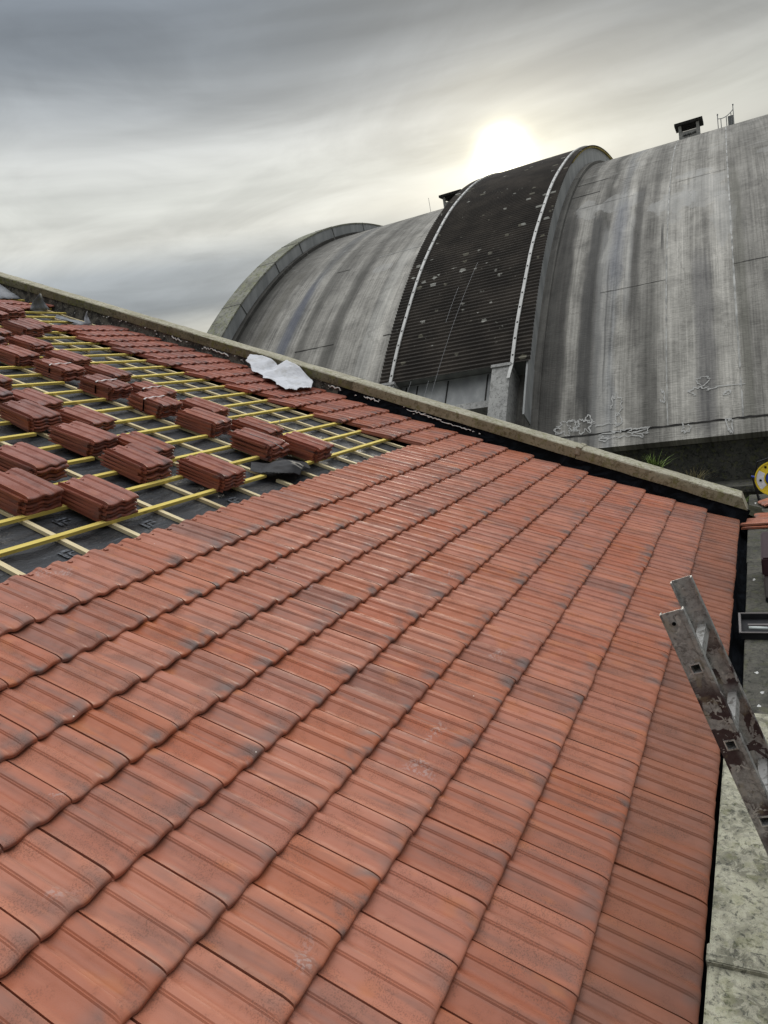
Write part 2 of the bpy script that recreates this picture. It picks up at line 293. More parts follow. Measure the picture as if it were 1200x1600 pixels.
    c = t.mix(t.math('MULTIPLY', wl, 0.45), c, (0.45, 0.45, 0.43))
    hi = t.noise(t.comb(t.math('MULTIPLY', s, 1.2), t.math('MULTIPLY', a, 5.0), 44.0), 1, 4, 0.6)
    hm = t.math('MULTIPLY', t.ss(a, 30, 33), t.ss(hi, 0.58, 0.66)); c = t.mix(t.math('MULTIPLY', hm, 0.5), c, (0.36, 0.36, 0.34))
    lo = t.math('MULTIPLY', t.ss(a, 29, 32), t.ss(hi, 0.34, 0.42, 1, 0)); c = t.mix(t.math('MULTIPLY', lo, 0.5), c, (0.06, 0.058, 0.045))
    t.put(b.inputs['Base Color'], c)
    bump(t, b, t.math('ADD', bd, t.math('MULTIPLY', bl, 1.5)), 0.45, 0.03)
    return mt
G = lambda v, bl=0.0: (v * (1.0 - bl), v * (0.975 - bl * 0.4), v * (0.905 + bl * 0.7))
VS = [(-8, G(.20)), (-2, G(.235)), (-0.3, G(.22)), (0.35, G(.33)), (0.9, G(.25)), (1.4, G(.32)), (2.05, G(.28)), (2.5, G(.19)), (3.0, G(.235)), (3.35, G(.33)), (3.62, G(.25, .05)), (3.95, G(.27)), (4.2, G(.095)), (4.55, G(.22)), (5.05, G(.26)), (5.4, G(.13)), (5.9, G(.15)), (11.8, G(.24)), (13.0, G(.31)), (13.9, G(.25)), (14.6, G(.24)), (15.25, G(.15)), (15.8, G(.24)), (16.7, G(.17)), (17.3, G(.25)), (18.0, G(.17, .06)), (18.6, G(.24)), (19.5, G(.19)), (20.3, G(.12)), (21.2, G(.06))]
M['vault'] = vault_material('vault_concrete', VS, 1.18, True)
M['vault_dark'] = vault_material('vault_concrete_dark', [(-8, G(.09)), (4, G(.12)), (8, G(.15)), (12, G(.08)), (24, G(.1))], 0.8)
M['pale_conc'] = stone('pier_concrete', (0.30, 0.30, 0.29), (0.42, 0.42, 0.40), (0.15, 0.15, 0.14), (0.5, 0.5, 0.48), 0.4, 0.8)
M['moss_conc'] = stone('mossy_concrete', (0.17, 0.17, 0.145), (0.28, 0.28, 0.245), (0.07, 0.07, 0.055), (0.30, 0.31, 0.2), 0.5, 0.5, 0.3)
M['soot_line'] = stone('soot_line', (0.14, 0.14, 0.135), (0.20, 0.20, 0.19), (0.09, 0.09, 0.09), (0.2, 0.2, 0.2), 0.3, 2.0)
mt, t, b = material('grey_metal_cladding', 0.5, 0.4); P = pos(t)
n_ = t.noise(t.scl(P, (2.0, 2.0, 0.4)), 1, 4, 0.6); t.put(b.inputs['Base Color'], t.mix(t.ss(n_, 0.3, 0.7), (0.225, 0.235, 0.235), (0.345, 0.355, 0.35))); M['metal'] = mt
mt, t, b = material('corrugated_sheet', 0.8, 0.25); uv = uvn(t); s, a, _ = t.sep(uv)
v = t.comb(s, a, 0.0)
n_ = t.noise(v, 0.8, 4, 0.6); c = t.mix(t.ss(n_, 0.35, 0.7), (0.028, 0.024, 0.020), (0.058, 0.049, 0.040))
vr = t.new('ShaderNodeTexVoronoi'); t.put(vr.inputs['Vector'], t.scl(v, (1.9, 2.6, 1))); vr.inputs['Scale'].default_value = 1.0
cellr = t.sep(vr.outputs['Color'])
big = t.noise(v, 0.42, 2, 0.5)
keep = t.math('GREATER_THAN', t.math('ADD', cellr[0], t.math('MULTIPLY', big, 1.1)), 1.02)
edge = t.noise(v, 9, 3, 0.6)
blob = t.ss(t.math('SUBTRACT', t.math('ADD', vr.outputs['Distance'], t.math('MULTIPLY', edge, 0.34)), t.math('MULTIPLY', cellr[1], 0.22)), 0.20, 0.25, 1, 0)
c = t.mix(t.math('MULTIPLY', t.math('MULTIPLY', keep, blob), 0.85), c, t.mix(cellr[2], (0.18, 0.17, 0.13), (0.46, 0.46, 0.42)))
fs = t.math('MULTIPLY', t.math('LESS_THAN', t.vor(v, 5.0), 0.10), t.ss(big, 0.5, 0.62)); c = t.mix(t.math('MULTIPLY', fs, 0.7), c, (0.26, 0.26, 0.22))
t.put(b.inputs['Base Color'], c); M['corr'] = mt
def plain(name, col, rough=0.6, spec=0.3, var=0.25, scale=8.0, metal=0.0):
    mt, t, b = material(name, rough, spec); P = pos(t)
    n_ = t.noise(P, scale, 4, 0.6)
    t.put(b.inputs['Base Color'], t.mix(t.ss(n_, 0.3, 0.7), tuple(x * (1 - var) for x in col), tuple(min(1, x * (1 + var)) for x in col)))
    b.inputs['Metallic'].default_value = metal
    bump(t, b, n_, 0.15, 0.004)
    return mt
M['white'] = plain('white_strip', (0.52, 0.52, 0.50), 0.5, 0.3, 0.12, 3)
M['efflo'] = plain('white_lime_line', (0.50, 0.50, 0.48), 0.9, 0.1, 0.15)
M['seam'] = plain('pale_seam', (0.40, 0.40, 0.38), 0.9, 0.1, 0.35, 3)
M['crack'] = plain('dark_joint', (0.035, 0.034, 0.032), 0.9, 0.1, 0.3)
M['black'] = plain('black_plastic', (0.014, 0.014, 0.016), 0.55, 0.3, 0.3)
M['hole'] = plain('dark_inside', (0.006, 0.006, 0.006), 0.9, 0.0, 0.1)
M['foam'] = plain('white_sealant', (0.78, 0.78, 0.75), 0.7, 0.2, 0.08)
M['yellow'] = plain('yellow_plastic', (0.80, 0.60, 0.02), 0.35, 0.5, 0.06)
M['blue'] = plain('blue_plastic', (0.015, 0.045, 0.32), 0.4, 0.5, 0.1)
M['paper'] = plain('paper_label', (0.72, 0.73, 0.75), 0.6, 0.2, 0.12, 40)
M['greycase'] = plain('grey_case', (0.17, 0.155, 0.15), 0.45, 0.4, 0.1)
M['purple'] = plain('dark_plum_case', (0.035, 0.015, 0.02), 0.4, 0.4, 0.1)
M['glassgrey'] = plain('clear_tube', (0.55, 0.60, 0.58), 0.25, 0.5, 0.1)
M['greyflap'] = plain('grey_membrane', (0.17, 0.18, 0.195), 0.5, 0.3, 0.25, 12)
M['strap'] = plain('clear_strap', (0.55, 0.50, 0.48), 0.35, 0.5, 0.1)
M['rust'] = plain('mossy_edge', (0.30, 0.24, 0.08), 0.9, 0.1, 0.5, 3)
M['earth'] = plain('wet_earth', (0.030, 0.030, 0.018), 0.95, 0.1, 0.6, 5)
M['weed'] = plain('weed_leaf', (0.11, 0.16, 0.035), 0.7, 0.2, 0.4, 20)
M['dryweed'] = plain('dry_stem', (0.10, 0.085, 0.04), 0.8, 0.1, 0.4, 20)
M['marker'] = plain('black_paint', (0.02, 0.02, 0.02), 0.6, 0.2, 0.1)
M['rail_metal'] = plain('galvanised_rail', (0.30, 0.31, 0.32), 0.5, 0.4, 0.2)
# splattered aluminium
mt, t, b = material('splattered_aluminium', 0.5, 0.5); P = pos(t)
q1 = t.noise(P, 9, 4, 0.6, 1.2); q2 = t.noise(t.vmath('ADD', P, (3, 5, 2)), 16, 4, 0.65, 1.0); q3 = t.noise(P, 60, 4, 0.65)
c = t.mix(t.ss(q3, 0.35, 0.65), (0.27, 0.265, 0.25), (0.42, 0.415, 0.40))
c = t.mix(t.ss(t.noise(P, 26, 5, 0.7, 2.0), 0.54, 0.60, 0, 0.6), c, (0.12, 0.108, 0.10))
c = t.mix(t.ss(q2, 0.56, 0.60, 0, 0.9), c, (0.42, 0.40, 0.37))
zpos = t.sep(P)[2]
plm = t.math('MULTIPLY', t.ss(q1, 0.50, 0.525), t.ss(zpos, 0.98, 1.10, 1, 0))
plm = t.math('MULTIPLY', plm, t.ss(t.noise(P, 3.5, 2), 0.38, 0.46))
c = t.mix(t.math('MULTIPLY', plm, 0.92), c, (0.042, 0.016, 0.018))
c = t.mix(t.ss(t.noise(t.vmath('ADD', P, (9, 9, 9)), 22, 4, 0.7, 1.0), 0.60, 0.64, 0, 0.85), c, (0.55, 0.54, 0.50))
c = t.mix(t.math('MULTIPLY', t.ss(t.noise(P, 13, 3), 0.60, 0.68), 0.35), c, (0.33, 0.28, 0.17))
t.put(b.inputs['Base Color'], c); b.inputs['Metallic'].default_value = 0.35; bump(t, b, q2, 0.4, 0.004); M['ladder'] = mt
mt, t, b = material('rung_aluminium', 0.35, 0.5); P = pos(t)
t.put(b.inputs['Base Color'], t.mix(t.ss(t.noise(P, 40, 4, 0.7), 0.5, 0.66), (0.62, 0.62, 0.60), (0.26, 0.25, 0.23))); b.inputs['Metallic'].default_value = 0.6; M['rung'] = mt
mt, t, b = material('white_sheet', 0.55, 0.3); P = pos(t)
t.put(b.inputs['Base Color'], t.mix(t.ss(t.noise(P, 5, 4), 0.5, 0.75), (0.60, 0.615, 0.65), (0.45, 0.45, 0.44))); bump(t, b, t.noise(P, 9, 4, 0.6, 1.0), 0.6, 0.02)
M['sheet'] = mt
M['ground'] = stone('ground', (0.05, 0.05, 0.04), (0.09, 0.085, 0.07), (0.03, 0.03, 0.025), (0.1, 0.1, 0.07), 0.3, 0.2)
M['render_wall'] = stone('wall_render', (0.22, 0.21, 0.18), (0.3, 0.29, 0.25), (0.1, 0.1, 0.08), (0.3, 0.3, 0.25), 0.3, 0.8)

# ------------------------------------------------------------------ object helpers
COL = scene.collection
def link(o): COL.objects.link(o); return o
def empty(name, loc=(0, 0, 0), rot=(0, 0, 0), label=None, cat=None, group=None):
    o = bpy.data.objects.new(name, None); o.location = loc; o.rotation_euler = rot; o.empty_display_size = 0.1
    if label: o['label'] = label
    if cat: o['category'] = cat; o['kind'] = 'thing'
    if group: o['group'] = group
    return link(o)
def tag(o, label, cat, group=None, kind=None):
    o['label'] = label; o['category'] = cat
    if group: o['group'] = group
    o['kind'] = kind or 'thing'
    return o
def mobj(name, me, mat, parent=None, smooth=False, loc=None, rot=None):
    o = bpy.data.objects.new(name, me)
    for mm in (mat if isinstance(mat, (list, tuple)) else [mat]): me.materials.append(M[mm])
    if parent is not None: o.parent = parent
    if loc is not None: o.location = loc
    if rot is not None: o.rotation_euler = rot
    if smooth: me.polygons.foreach_set('use_smooth', [True] * len(me.polygons))
    return link(o)
class MB:
    def __init__(s): s.v = []; s.f = []; s.mi = []
    def add(s, vs, fs, mi=0):
        b_ = len(s.v); s.v += [tuple(p) for p in vs]; s.f += [tuple(b_ + i for i in f) for f in fs]; s.mi += [mi] * len(fs)
    def box(s, x0, x1, y0, y1, z0, z1, mi=0, tf=None):
        vs = [(x, y, z) for z in (z0, z1) for y in (y0, y1) for x in (x0, x1)]
        if tf: vs = [tf(p) for p in vs]
        s.add(vs, [(0, 2, 3, 1), (4, 5, 7, 6), (0, 1, 5, 4), (1, 3, 7, 5), (3, 2, 6, 7), (2, 0, 4, 6)], mi)
    def tube(s, pts, r, n=6, mi=0, cap=True):
        pts = [Vector(p) for p in pts]; rings = []
        for i, p in enumerate(pts):
            d = (pts[min(i + 1, len(pts) - 1)] - pts[max(i - 1, 0)]).normalized()
            a = d.orthogonal().normalized() if i == 0 else (pa - d * pa.dot(d)).normalized()
            pa = a; bb = d.cross(a); rr = r[i] if hasattr(r, '__len__') else r
            rings.append([p + (a * math.cos(2 * math.pi * k / n) + bb * math.sin(2 * math.pi * k / n)) * rr for k in range(n)])
        vs = [q for rg in rings for q in rg]; fs = []
        for i in range(len(pts) - 1):
            for k in range(n): fs.append((i * n + k, i * n + (k + 1) % n, (i + 1) * n + (k + 1) % n, (i + 1) * n + k))
        if cap: fs.append(tuple(range(n - 1, -1, -1))); fs.append(tuple((len(pts) - 1) * n + k for k in range(n)))
        s.add(vs, fs, mi)
    def ring(s, c, ax, r0, r1, h0, h1, n=40, mi=0):
        """annulus solid round axis ax (unit) centre c between radii r0<r1 and heights"""
        ax = Vector(ax).normalized(); a = ax.orthogonal().normalized(); bb = ax.cross(a); c = Vector(c); vs = []
        for k in range(n):
            d = a * math.cos(2 * math.pi * k / n) + bb * math.sin(2 * math.pi * k / n)
            vs += [c + d * r0 + ax * h0, c + d * r1 + ax * h0, c + d * r1 + ax * h1, c + d * r0 + ax * h1]
        fs = []
        for k in range(n):
            j = (k + 1) % n
            for e in range(4): fs.append((k * 4 + e, k * 4 + (e + 1) % 4, j * 4 + (e + 1) % 4, j * 4 + e))
        s.add(vs, fs, mi)
    def mesh(s, name, bevel=0.0, fix=True):
        me = bpy.data.meshes.new(name); me.from_pydata(s.v, [], s.f); me.polygons.foreach_set('material_index', s.mi)
        if bevel or fix:
            bm = bmesh.new(); bm.from_mesh(me)
            if bevel: bmesh.ops.bevel(bm, geom=bm.edges[:], offset=bevel, segments=2, affect='EDGES', clamp_overlap=True)
            if fix: bmesh.ops.recalc_face_normals(bm, faces=bm.faces[:])
            bm.to_mesh(me); bm.free()
        me.update(); return me
def grid_mesh(name, V, nu, nv, uv=None, flip=False):
    """V: list of (nu*nv) points, index j*nu+i"""
    fs = [(j * nu + i, j * nu + i + 1, (j + 1) * nu + i + 1, (j + 1) * nu + i) if not flip else (j * nu + i, (j + 1) * nu + i, (j + 1) * nu + i + 1, j * nu + i + 1) for j in range(nv - 1) for i in range(nu - 1)]
    me = bpy.data.meshes.new(name); me.from_pydata([tuple(p) for p in V], [], fs)
    if uv is not None:
        ul = me.uv_layers.new(name='UVMap'); li = np.zeros(len(me.loops), dtype=np.int32); me.loops.foreach_get('vertex_index', li)
        ul.data.foreach_set('uv', np.asarray(uv, dtype=np.float32)[li].ravel())
    return me

# ------------------------------------------------------------------ the clay tile
TL = 0.51; TT = 0.0125
PROF = [(0, 13.6), (.012, 15.2), (.04, 16.8), (.10, 17.8), (.165, 17.0), (.198, 15.4), (.212, 12.2), (.226, 13.0), (.240, 9.4), (.258, 9.0), (.285, 6.2), (.32, 3.2), (.36, 1.8), (.40, 3.2), (.435, 7.0), (.460, 11.2), (.472, 13.0), (.478, 13.0), (.490, 15.0), (.515, 16.4), (.545, 17.0), (.590, 16.0), (.604, 12.8), (.618, 13.6), (.634, 9.6), (.652, 9.0), (.69, 5.6), (.74, 2.8), (.80, 1.4), (.86, 2.6), (.91, 5.6), (.95, 9.6), (.972, 12.6), (.976, -9.0), (1.0, -9.0)]
px_ = np.array([W * (1 - s) for s, h in PROF][::-1]) ; ph_ = np.array([h * 1.34 / 1000 for s, h in PROF][::-1])
LIPX = np.array([-.026, -.0245, -.022, -.0195, -.014, -.012, -.0095, -.0075, -.003]); LIPH = np.array([-5.0, 1.0, 1.0, -6, -6, 0, 0, -6, -6]) / 1000
YS = np.array([0.0, 0.002, 0.006, 0.014, 0.026, 0.042, 0.062, 0.17, 0.32, 0.470, 0.484, TL])
def tile_arrays(x0=0.0, x1=W, coarse=False, lip=True, ymin=0.0, tt=TT):
    """returns verts (local: x across, y up the slope, z out), faces, uv per vert"""
    sel = [x for x in px_ if x0 - 1e-6 <= x <= x1 + 1e-6]
    if not sel or sel[0] > x0 + 1e-4: sel = [x0] + sel
    if sel[-1] < x1 - 1e-4: sel = sel + [x1]
    xs = np.array(sel)
    if coarse: pass
    hs = np.interp(xs, px_, ph_)
    if lip and x0 <= 0: xs = np.concatenate([LIPX, xs]); hs = np.concatenate([LIPH, hs]); nl = len(LIPX)
    else: nl = 0
    ys = YS if not coarse else YS[[0, 2, 3, 5, 7, 9, 11]]
    V = []; UVs = []
    mean = 0.0145
    for y in ys:
        fade = 0.62 + 0.38 * min(1.0, y / 0.045)
        nose = 0.0 if y >= 0.06 else 0.0145 * (1 - math.sqrt(max(0.0, 1 - (1 - y / 0.06) ** 2.3)))
        back = 0.004 if y > 0.48 else 0.0
        for i, (x, h) in enumerate(zip(xs, hs)):
            yy = y
            if i < nl: yy = max(y, 0.034)
            hh = mean + (h - mean) * fade if i >= nl else h
            V.append((x, yy, hh - 0.0225 - nose - back)); UVs.append((x / W, y / TL))
    nx = len(xs); ny = len(ys); nt = nx * ny
    F = [(j * nx + i, j * nx + i + 1, (j + 1) * nx + i + 1, (j + 1) * nx + i) for j in range(ny - 1) for i in range(nx - 1)]
    # underside: front and back rows offset down
    for j, y in ((0, 0), (ny - 1, TL)):
        for i in range(nx):
            p = V[j * nx + i]; V.append((p[0], p[1] + (0.001 if j == 0 else 0), p[2] - (tt if i >= nl else .008) + (0.003 if j else 0))); UVs.append(UVs[j * nx + i])
    B0 = nt; B1 = nt + nx
    for i in range(nx - 1):
        F.append((B0 + i, B1 + i, B1 + i + 1, B0 + i + 1))
        F.append((i, B0 + i, B0 + i + 1, i + 1))
        t0 = (ny - 1) * nx; F.append((t0 + i, t0 + i + 1, B1 + i + 1, B1 + i))
    F.append(tuple([j * nx for j in range(ny)] + [B1, B0])); F.append(tuple([j * nx + nx - 1 for j in range(ny - 1, -1, -1)] + [B0 + nx - 1, B1 + nx - 1]))
    return np.array(V), F, np.array(UVs)
def add_lugs(V, F, UVs, x1=W):
    V = list(map(tuple, V)); UVs = list(map(tuple, UVs)); F = list(F)
    for cx in (0.055, 0.175, 0.245):
        if cx > x1 - .02: continue
        b_ = len(V)
        for z in (-0.029, -0.012):
            for y in (0.462, 0.486):
                for x in (cx - .011, cx + .011): V.append((x + (0.004 if z > 0 else 0), y, z)); UVs.append((.5, .95))
        F += [tuple(b_ + i for i in f) for f in [(0, 2, 3, 1), (4, 5, 7, 6), (0, 1, 5, 4), (1, 3, 7, 5), (3, 2, 6, 7), (2, 0, 4, 6)]]
    return np.array(V), F, np.array(UVs)
class TileSet:
    def __init__(s): s.V = []; s.F = []; s.UV = []; s.R = []; s.A = []; s.n = 0
    def add(s, V, F, UVs, rnd, age_shade):
        s.V.append(V); s.F += [tuple(i + s.n for i in f) for f in F]; s.UV.append(UVs); s.R += [rnd] * len(V); s.A += [age_shade] * len(V); s.n += len(V)
    def build(s, name, parent, mat='tile'):
        me = bpy.data.meshes.new(name); V = np.concatenate(s.V); UVs = np.concatenate(s.UV)
        me.from_pydata(V.tolist(), [], s.F)
        ul = me.uv_layers.new(name='UVMap'); li = np.zeros(len(me.loops), dtype=np.int32); me.loops.foreach_get('vertex_index', li)
        ul.data.foreach_set('uv', UVs.astype(np.float32)[li].ravel())
        for nm, arr in (('rnd', s.R), ('age_shade', s.A)):
            at = me.attributes.new(nm, 'FLOAT', 'POINT'); at.data.foreach_set('value', np.array(arr, dtype=np.float32))
        o = mobj(name, me, mat, parent); me.polygons.foreach_set('use_smooth', [True] * len(me.polygons))
        sharp(me, 32); return o
def sharp(me, deg):
    try: me.set_sharp_from_angle(angle=R_(deg))
    except Exception: pass

roof = empty('tiled_roof', (0, 0, 0), (ALPHA, 0, 0), 'half finished pitched roof with red clay tile courses, yellow battens and black membrane', 'roof')
TILT = math.atan2(0.034, L)
def laid(ts, u0, k, cut0=None, cut1=None, age_shade=0.0, jitter=1.0):
    x0 = 0.0 if cut0 is None else cut0; x1 = W if cut1 is None else cut1
    V, F, UVs = tile_arrays(x0, x1, lip=(x0 <= 0))
    V, F, UVs = add_lugs(V, F, UVs, x1)
    ct, st = math.cos(TILT), math.sin(TILT)
    a = rng.normal(0, 0.0035) * jitter; dzj = rng.normal(0, 0.0011) * jitter; dyj = rng.normal(0, 0.0024) * jitter
    X, Y, Z = V[:, 0], V[:, 1], V[:, 2]
    X2 = X * math.cos(a) - Y * math.sin(a); Y2 = X * math.sin(a) + Y * math.cos(a)
    roll = rng.normal(0, 0.004) * jitter
    Z2 = Z + X * roll
    Yn = Y2 * ct + Z2 * st; Zn = -Y2 * st + Z2 * ct
    P = np.stack([X2 + u0 * W + rng.normal(0, .0006), Yn + k * L + dyj, Zn + dzj], 1)
    ts.add(P, F, UVs, rng.rand(), age_shade)
def course(k, ua, ub, off, age_shade, name='tile_course'):
    ts = TileSet(); u = math.floor(ua) + off
    while u < ua - 1e-6: u += 1
    while u < ub:
        c1 = None if u + 1 <= ub + .02 else (ub - u) * W
        if c1 is None or c1 > 0.03: laid(ts, u, k, None, c1, age_shade)
        u += 1
    return ts.build(name, roof)
AGES = {0: 1.0, 1: 0.25}
for k in range(10):
    course(k, -5 if k < 7 else -3, UG, 0.5 if k % 2 else 0.0, AGES.get(k, 0.0))
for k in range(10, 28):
    course(k, 22.5 if k % 2 else 23.0, UG + (.1 if k > 14 else 0), 0.5 if k % 2 else 0.0, -min(1, (k - 8) / 8) * .8, 'tile_course_end')  # painted shade deepens with each course up the strip
# uppermost laid courses near the ridge
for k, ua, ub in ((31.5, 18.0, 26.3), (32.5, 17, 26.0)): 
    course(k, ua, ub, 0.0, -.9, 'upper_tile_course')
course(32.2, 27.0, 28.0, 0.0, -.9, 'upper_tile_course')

# membrane with slack folds between rafters
NBT = -0.060                                    # level of batten tops
nu, nv = 260, 200; V = []
xs = np.linspace(-2.4, UG * W + .10, nu); ys = np.linspace(0.02, 43 * L, nv)
for y in ys:
    for x in xs:
        V.append((x, y, -0.1165 - 0.010 * (0.5 - 0.5 * math.cos(2 * math.pi * (x - 5.45 * W) / (1.63 * W))) + 0.004 * math.sin(y * 7 + x * 3) * math.sin(x * 13.0)))
me = grid_mesh('roofing_membrane', V, nu, nv); memb = mobj('roofing_membrane', me, 'membrane', roof, True)
# faint printed marks on the membrane
def mark(cx, cy, segs, sc=1.0, rot=0.0):
    mk = MB()
    for (x0, y0, x1, y1, wd) in segs:
        p0 = Vector((x0, y0)) * sc; p1 = Vector((x1, y1)) * sc; d = (p1 - p0).normalized(); n = Vector((-d.y, d.x)) * wd * sc / 2
        c_, s_ = math.cos(rot), math.sin(rot); pts = []
        for q in (p0 - n, p1 - n, p1 + n, p0 + n): pts.append((cx + q.x * c_ - q.y * s_, cy + q.x * s_ + q.y * c_, -0.1122))
        mk.add(pts, [(0, 1, 2, 3)])
    mobj('printed_mark', mk.mesh('printed_mark', fix=False), 'print', memb)
CH = [(0, 0, 0, .12, .03), (0, .105, .13, .105, .03), (.045, 0, .045, .07, .018), (.045, .065, .13, .065, .018)]
for (u, k) in [(5.05, 10.62), (7.7, 10.75), (9.0, 13.2), (11.0, 10.6), (8.2, 12.85), (12.6, 12.6), (6.1, 11.75), (13.2, 15.6), (14.4, 17.6), (18.9, 12.7), (20.3, 14.4)]:
    mark(u * W, k * L, CH, 0.85, 0.0)

def bar(name, mat, x0, x1, y0, y1, z0, z1, ang=0.0, taper=0.0):
    """timber laid in the roof plane; object origin at its start so the grain follows it"""
    lx, ly = x1 - x0, y1 - y0; mb = MB(); along_x = lx > ly
    Ln = lx if along_x else ly; wd = ly if along_x else lx; n = max(2, int(Ln / 0.5)); ht = z1 - z0
    vs = []
    for i in range(n + 1):
        q = Ln * i / n; o1 = rng.normal(0, 0.0012); o2 = rng.normal(0, 0.0008)
        for a_, b_ in ((-wd / 2, 0), (wd / 2, 0), (wd / 2, ht), (-wd / 2, ht)): vs.append((q, a_ + o1, b_ + o2))
    fs = [(i * 4 + e, i * 4 + (e + 1) % 4, (i + 1) * 4 + (e + 1) % 4, (i + 1) * 4 + e) for i in range(n) for e in range(4)] + [(3, 2, 1, 0), tuple(n * 4 + e for e in range(4))]
    mb.add(vs, fs)
    me = mb.mesh(name)
    if along_x: return mobj(name, me, mat, roof, False, (x0, (y0 + y1) / 2, z0), (0, 0, ang))
    return mobj(name, me, mat, roof, False, ((x0 + x1) / 2, y0, z0), (0, 0, math.pi / 2 + ang))
BH = 0.027
kb = [11.22] + [11.22 + i * 1.0 for i in range(1, 24)]
brk = {11: (13.5, 15.9)}
for i, k in enumerate(kb):
    y = k * L
    a_ = rng.normal(0, 0.0012)
    if i == 0: parts = [(-4, 13.52), (15.85, 23.6)]
    elif i < 11:
        g0 = 15.35 + rng.normal(0, 0.08); parts = [(-4, g0), (g0 + 1.55 + abs(rng.normal(0, .15)), 23.9)]
        if i in (2, 3, 4, 5): parts = [(-4, 9.85), (10.75, parts[0][1]), parts[1]]
    else: parts = [(-2, 24.2 if i < 18 else (27.3 if i > 19 else 25.6))]
    for (a0, a1) in parts:
        bar('batten', 'batten', a0 * W, a1 * W, y - .020, y + .020, NBT - BH, NBT, rng.normal(0, .0012))
for k in np.arange(35.2, 41, 1.0): bar('batten', 'batten', 4.0, 27.4 * W, k * L - .02, k * L + .02, NBT - BH, NBT)
cu = [-3.0, -1.4, 0.3, 2.0, 3.72, 5.45, 7.0, 8.6, 10.25, 11.95, 13.75, 15.3, 16.7, 18.15, 19.6, 21.03, 22.46, 23.9, 25.4, 26.9]
for u in cu:
    y0 = 9.6 * L
    if u > 13 and u < 18: segs = [(9.6, 10.95 if u < 16 else 12.3), (11.35 if u < 16 else 12.6, 23.2), (23.4, 42)]
    else: segs = [(9.6, 22.9 + rng.rand()), (24.1, 42)]
    for a0, a1 in segs: bar('counter_batten', 'cbatten', u * W - .019, u * W + .019, a0 * L, a1 * L, NBT - 2 * BH - .001, NBT - BH - .001, rng.normal(0, .0015))
# roof carcass under the membrane and the far slope
mb = MB(); mb.box(-2.5, UG * W + .05, 0.03, 43 * L, -0.36, -0.17); mobj('roof_deck', mb.mesh('roof_deck'), 'render_wall', roof)

# ------------------------------------------------------------------ gable wall with stone coping
gab = empty('gable_wall', (7.9, 0, 0), (0, 0, 0), 'sloping gable wall capped by weathered pale stone coping beside the tiles', 'wall')
ca, sa = math.cos(ALPHA), math.sin(ALPHA)
def RF(x, v, n): return (x, v * ca - n * sa, v * sa + n * ca)
def rf_box(mb, x0, x1, v0, v1, n0, n1, mi=0): mb.box(x0, x1, v0, v1, n0, n1, mi, tf=lambda p: RF(p[0] - 7.9, p[1], p[2]))
GX = UG * W + 0.085
joints = [-0.12, 5.62, 14.9, 24.7, 34.2, 43.5]
for a0, a1 in zip(joints[:-1], joints[1:]):
    n = 14; V = []; sec = [(GX - .025, .098), (GX - .028, .150), (GX - .026, .222), (GX - .016, .236), (GX + .14, .248), (GX + .31, .238), (GX + .32, .225), (GX + .32, .10), (GX - .0, .098)]
    mb = MB(); vs = []
    for i in range(n + 1):
        v = (a0 * L + .004) + (a1 * L - a0 * L - .008) * i / n
        for (x, nn) in sec:
            jx = rng.normal(0, .0022) ; jn = rng.normal(0, .0022)
            if a0 < 0 and i == 0: v_ = v + (nn - .1) * .8
            else: v_ = v
            vs.append(RF(x - 7.9 + jx, v_, nn + jn))
    m_ = len(sec)
    fs = [(i * m_ + e, i * m_ + (e + 1) % m_, (i + 1) * m_ + (e + 1) % m_, (i + 1) * m_ + e) for i in range(n) for e in range(m_)] + [tuple(range(m_ - 1, -1, -1)), tuple(n * m_ + e for e in range(m_))]
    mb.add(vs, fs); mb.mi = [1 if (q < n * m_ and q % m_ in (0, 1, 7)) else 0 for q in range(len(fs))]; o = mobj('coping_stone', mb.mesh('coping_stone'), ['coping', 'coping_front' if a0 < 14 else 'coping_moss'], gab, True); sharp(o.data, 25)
for a0 in joints[1:-1]:
    mb = MB(); rf_box(mb, GX - .034, GX + .326, a0 * L - .045, a0 * L + .03, .15 if a0 < 6 else .09, .252); 
    if a0 < 6: mobj('joint_band', mb.mesh('joint_band', 0.006), 'coping', gab)
mb = MB(); rf_box(mb, GX, GX + .28, -0.05, 43.5 * L, -3.2, .10); mobj('wall_body', mb.mesh('wall_body'), 'render', gab)
# black flashing turned up the wall, rougher old render shows above course 15
def skirt(name, mat, k0, k1, top, amp):
    nu, nv = int((k1 - k0) * 8), 9; V = []
    for j in range(nv):
        f = j / (nv - 1)
        for i in range(nu):
            v = (k0 + (k1 - k0) * i / (nu - 1)) * L
            wv = amp * (math.sin(v * 9.1) * .5 + math.sin(v * 23.0 + 1) * .3 + rng.normal(0, .25))
            x = GX - .004 - (0.055 * (1 - f) ** 2) - abs(wv) * .6; nn = -.105 + f * (top + .105) + (wv * .6 if j == nv - 1 else 0)
            V.append(RF(x - 7.9, v, nn))
    return mobj(name, grid_mesh(name, V, nu, nv), mat, gab, True)
skirt('flashing', 'flash', -0.2, 15.5, .112, .010)
skirt('rough_upstand', 'render', 15.5, 43, .112, .014)
def bead(k0, k1, n0, amp, r, step):
    fo = MB(); N_ = max(8, int((k1 - k0) * step)); p = []
    for i in range(N_): p.append(RF(GX - 7.9 - .020 - .004 * rng.rand(), (k0 + (k1 - k0) * i / (N_ - 1)) * L, n0 + amp * rng.normal() + .3 * amp * math.sin(i)))
    fo.tube(p, [r * (.6 + .9 * rng.rand()) for _ in p], 5); mobj('sealant_bead', fo.mesh('sealant_bead'), 'foam', gab)
bead(9.6, 10.9, .040, .006, .006, 12); bead(10.85, 12.35, .062, .007, .007, 12)
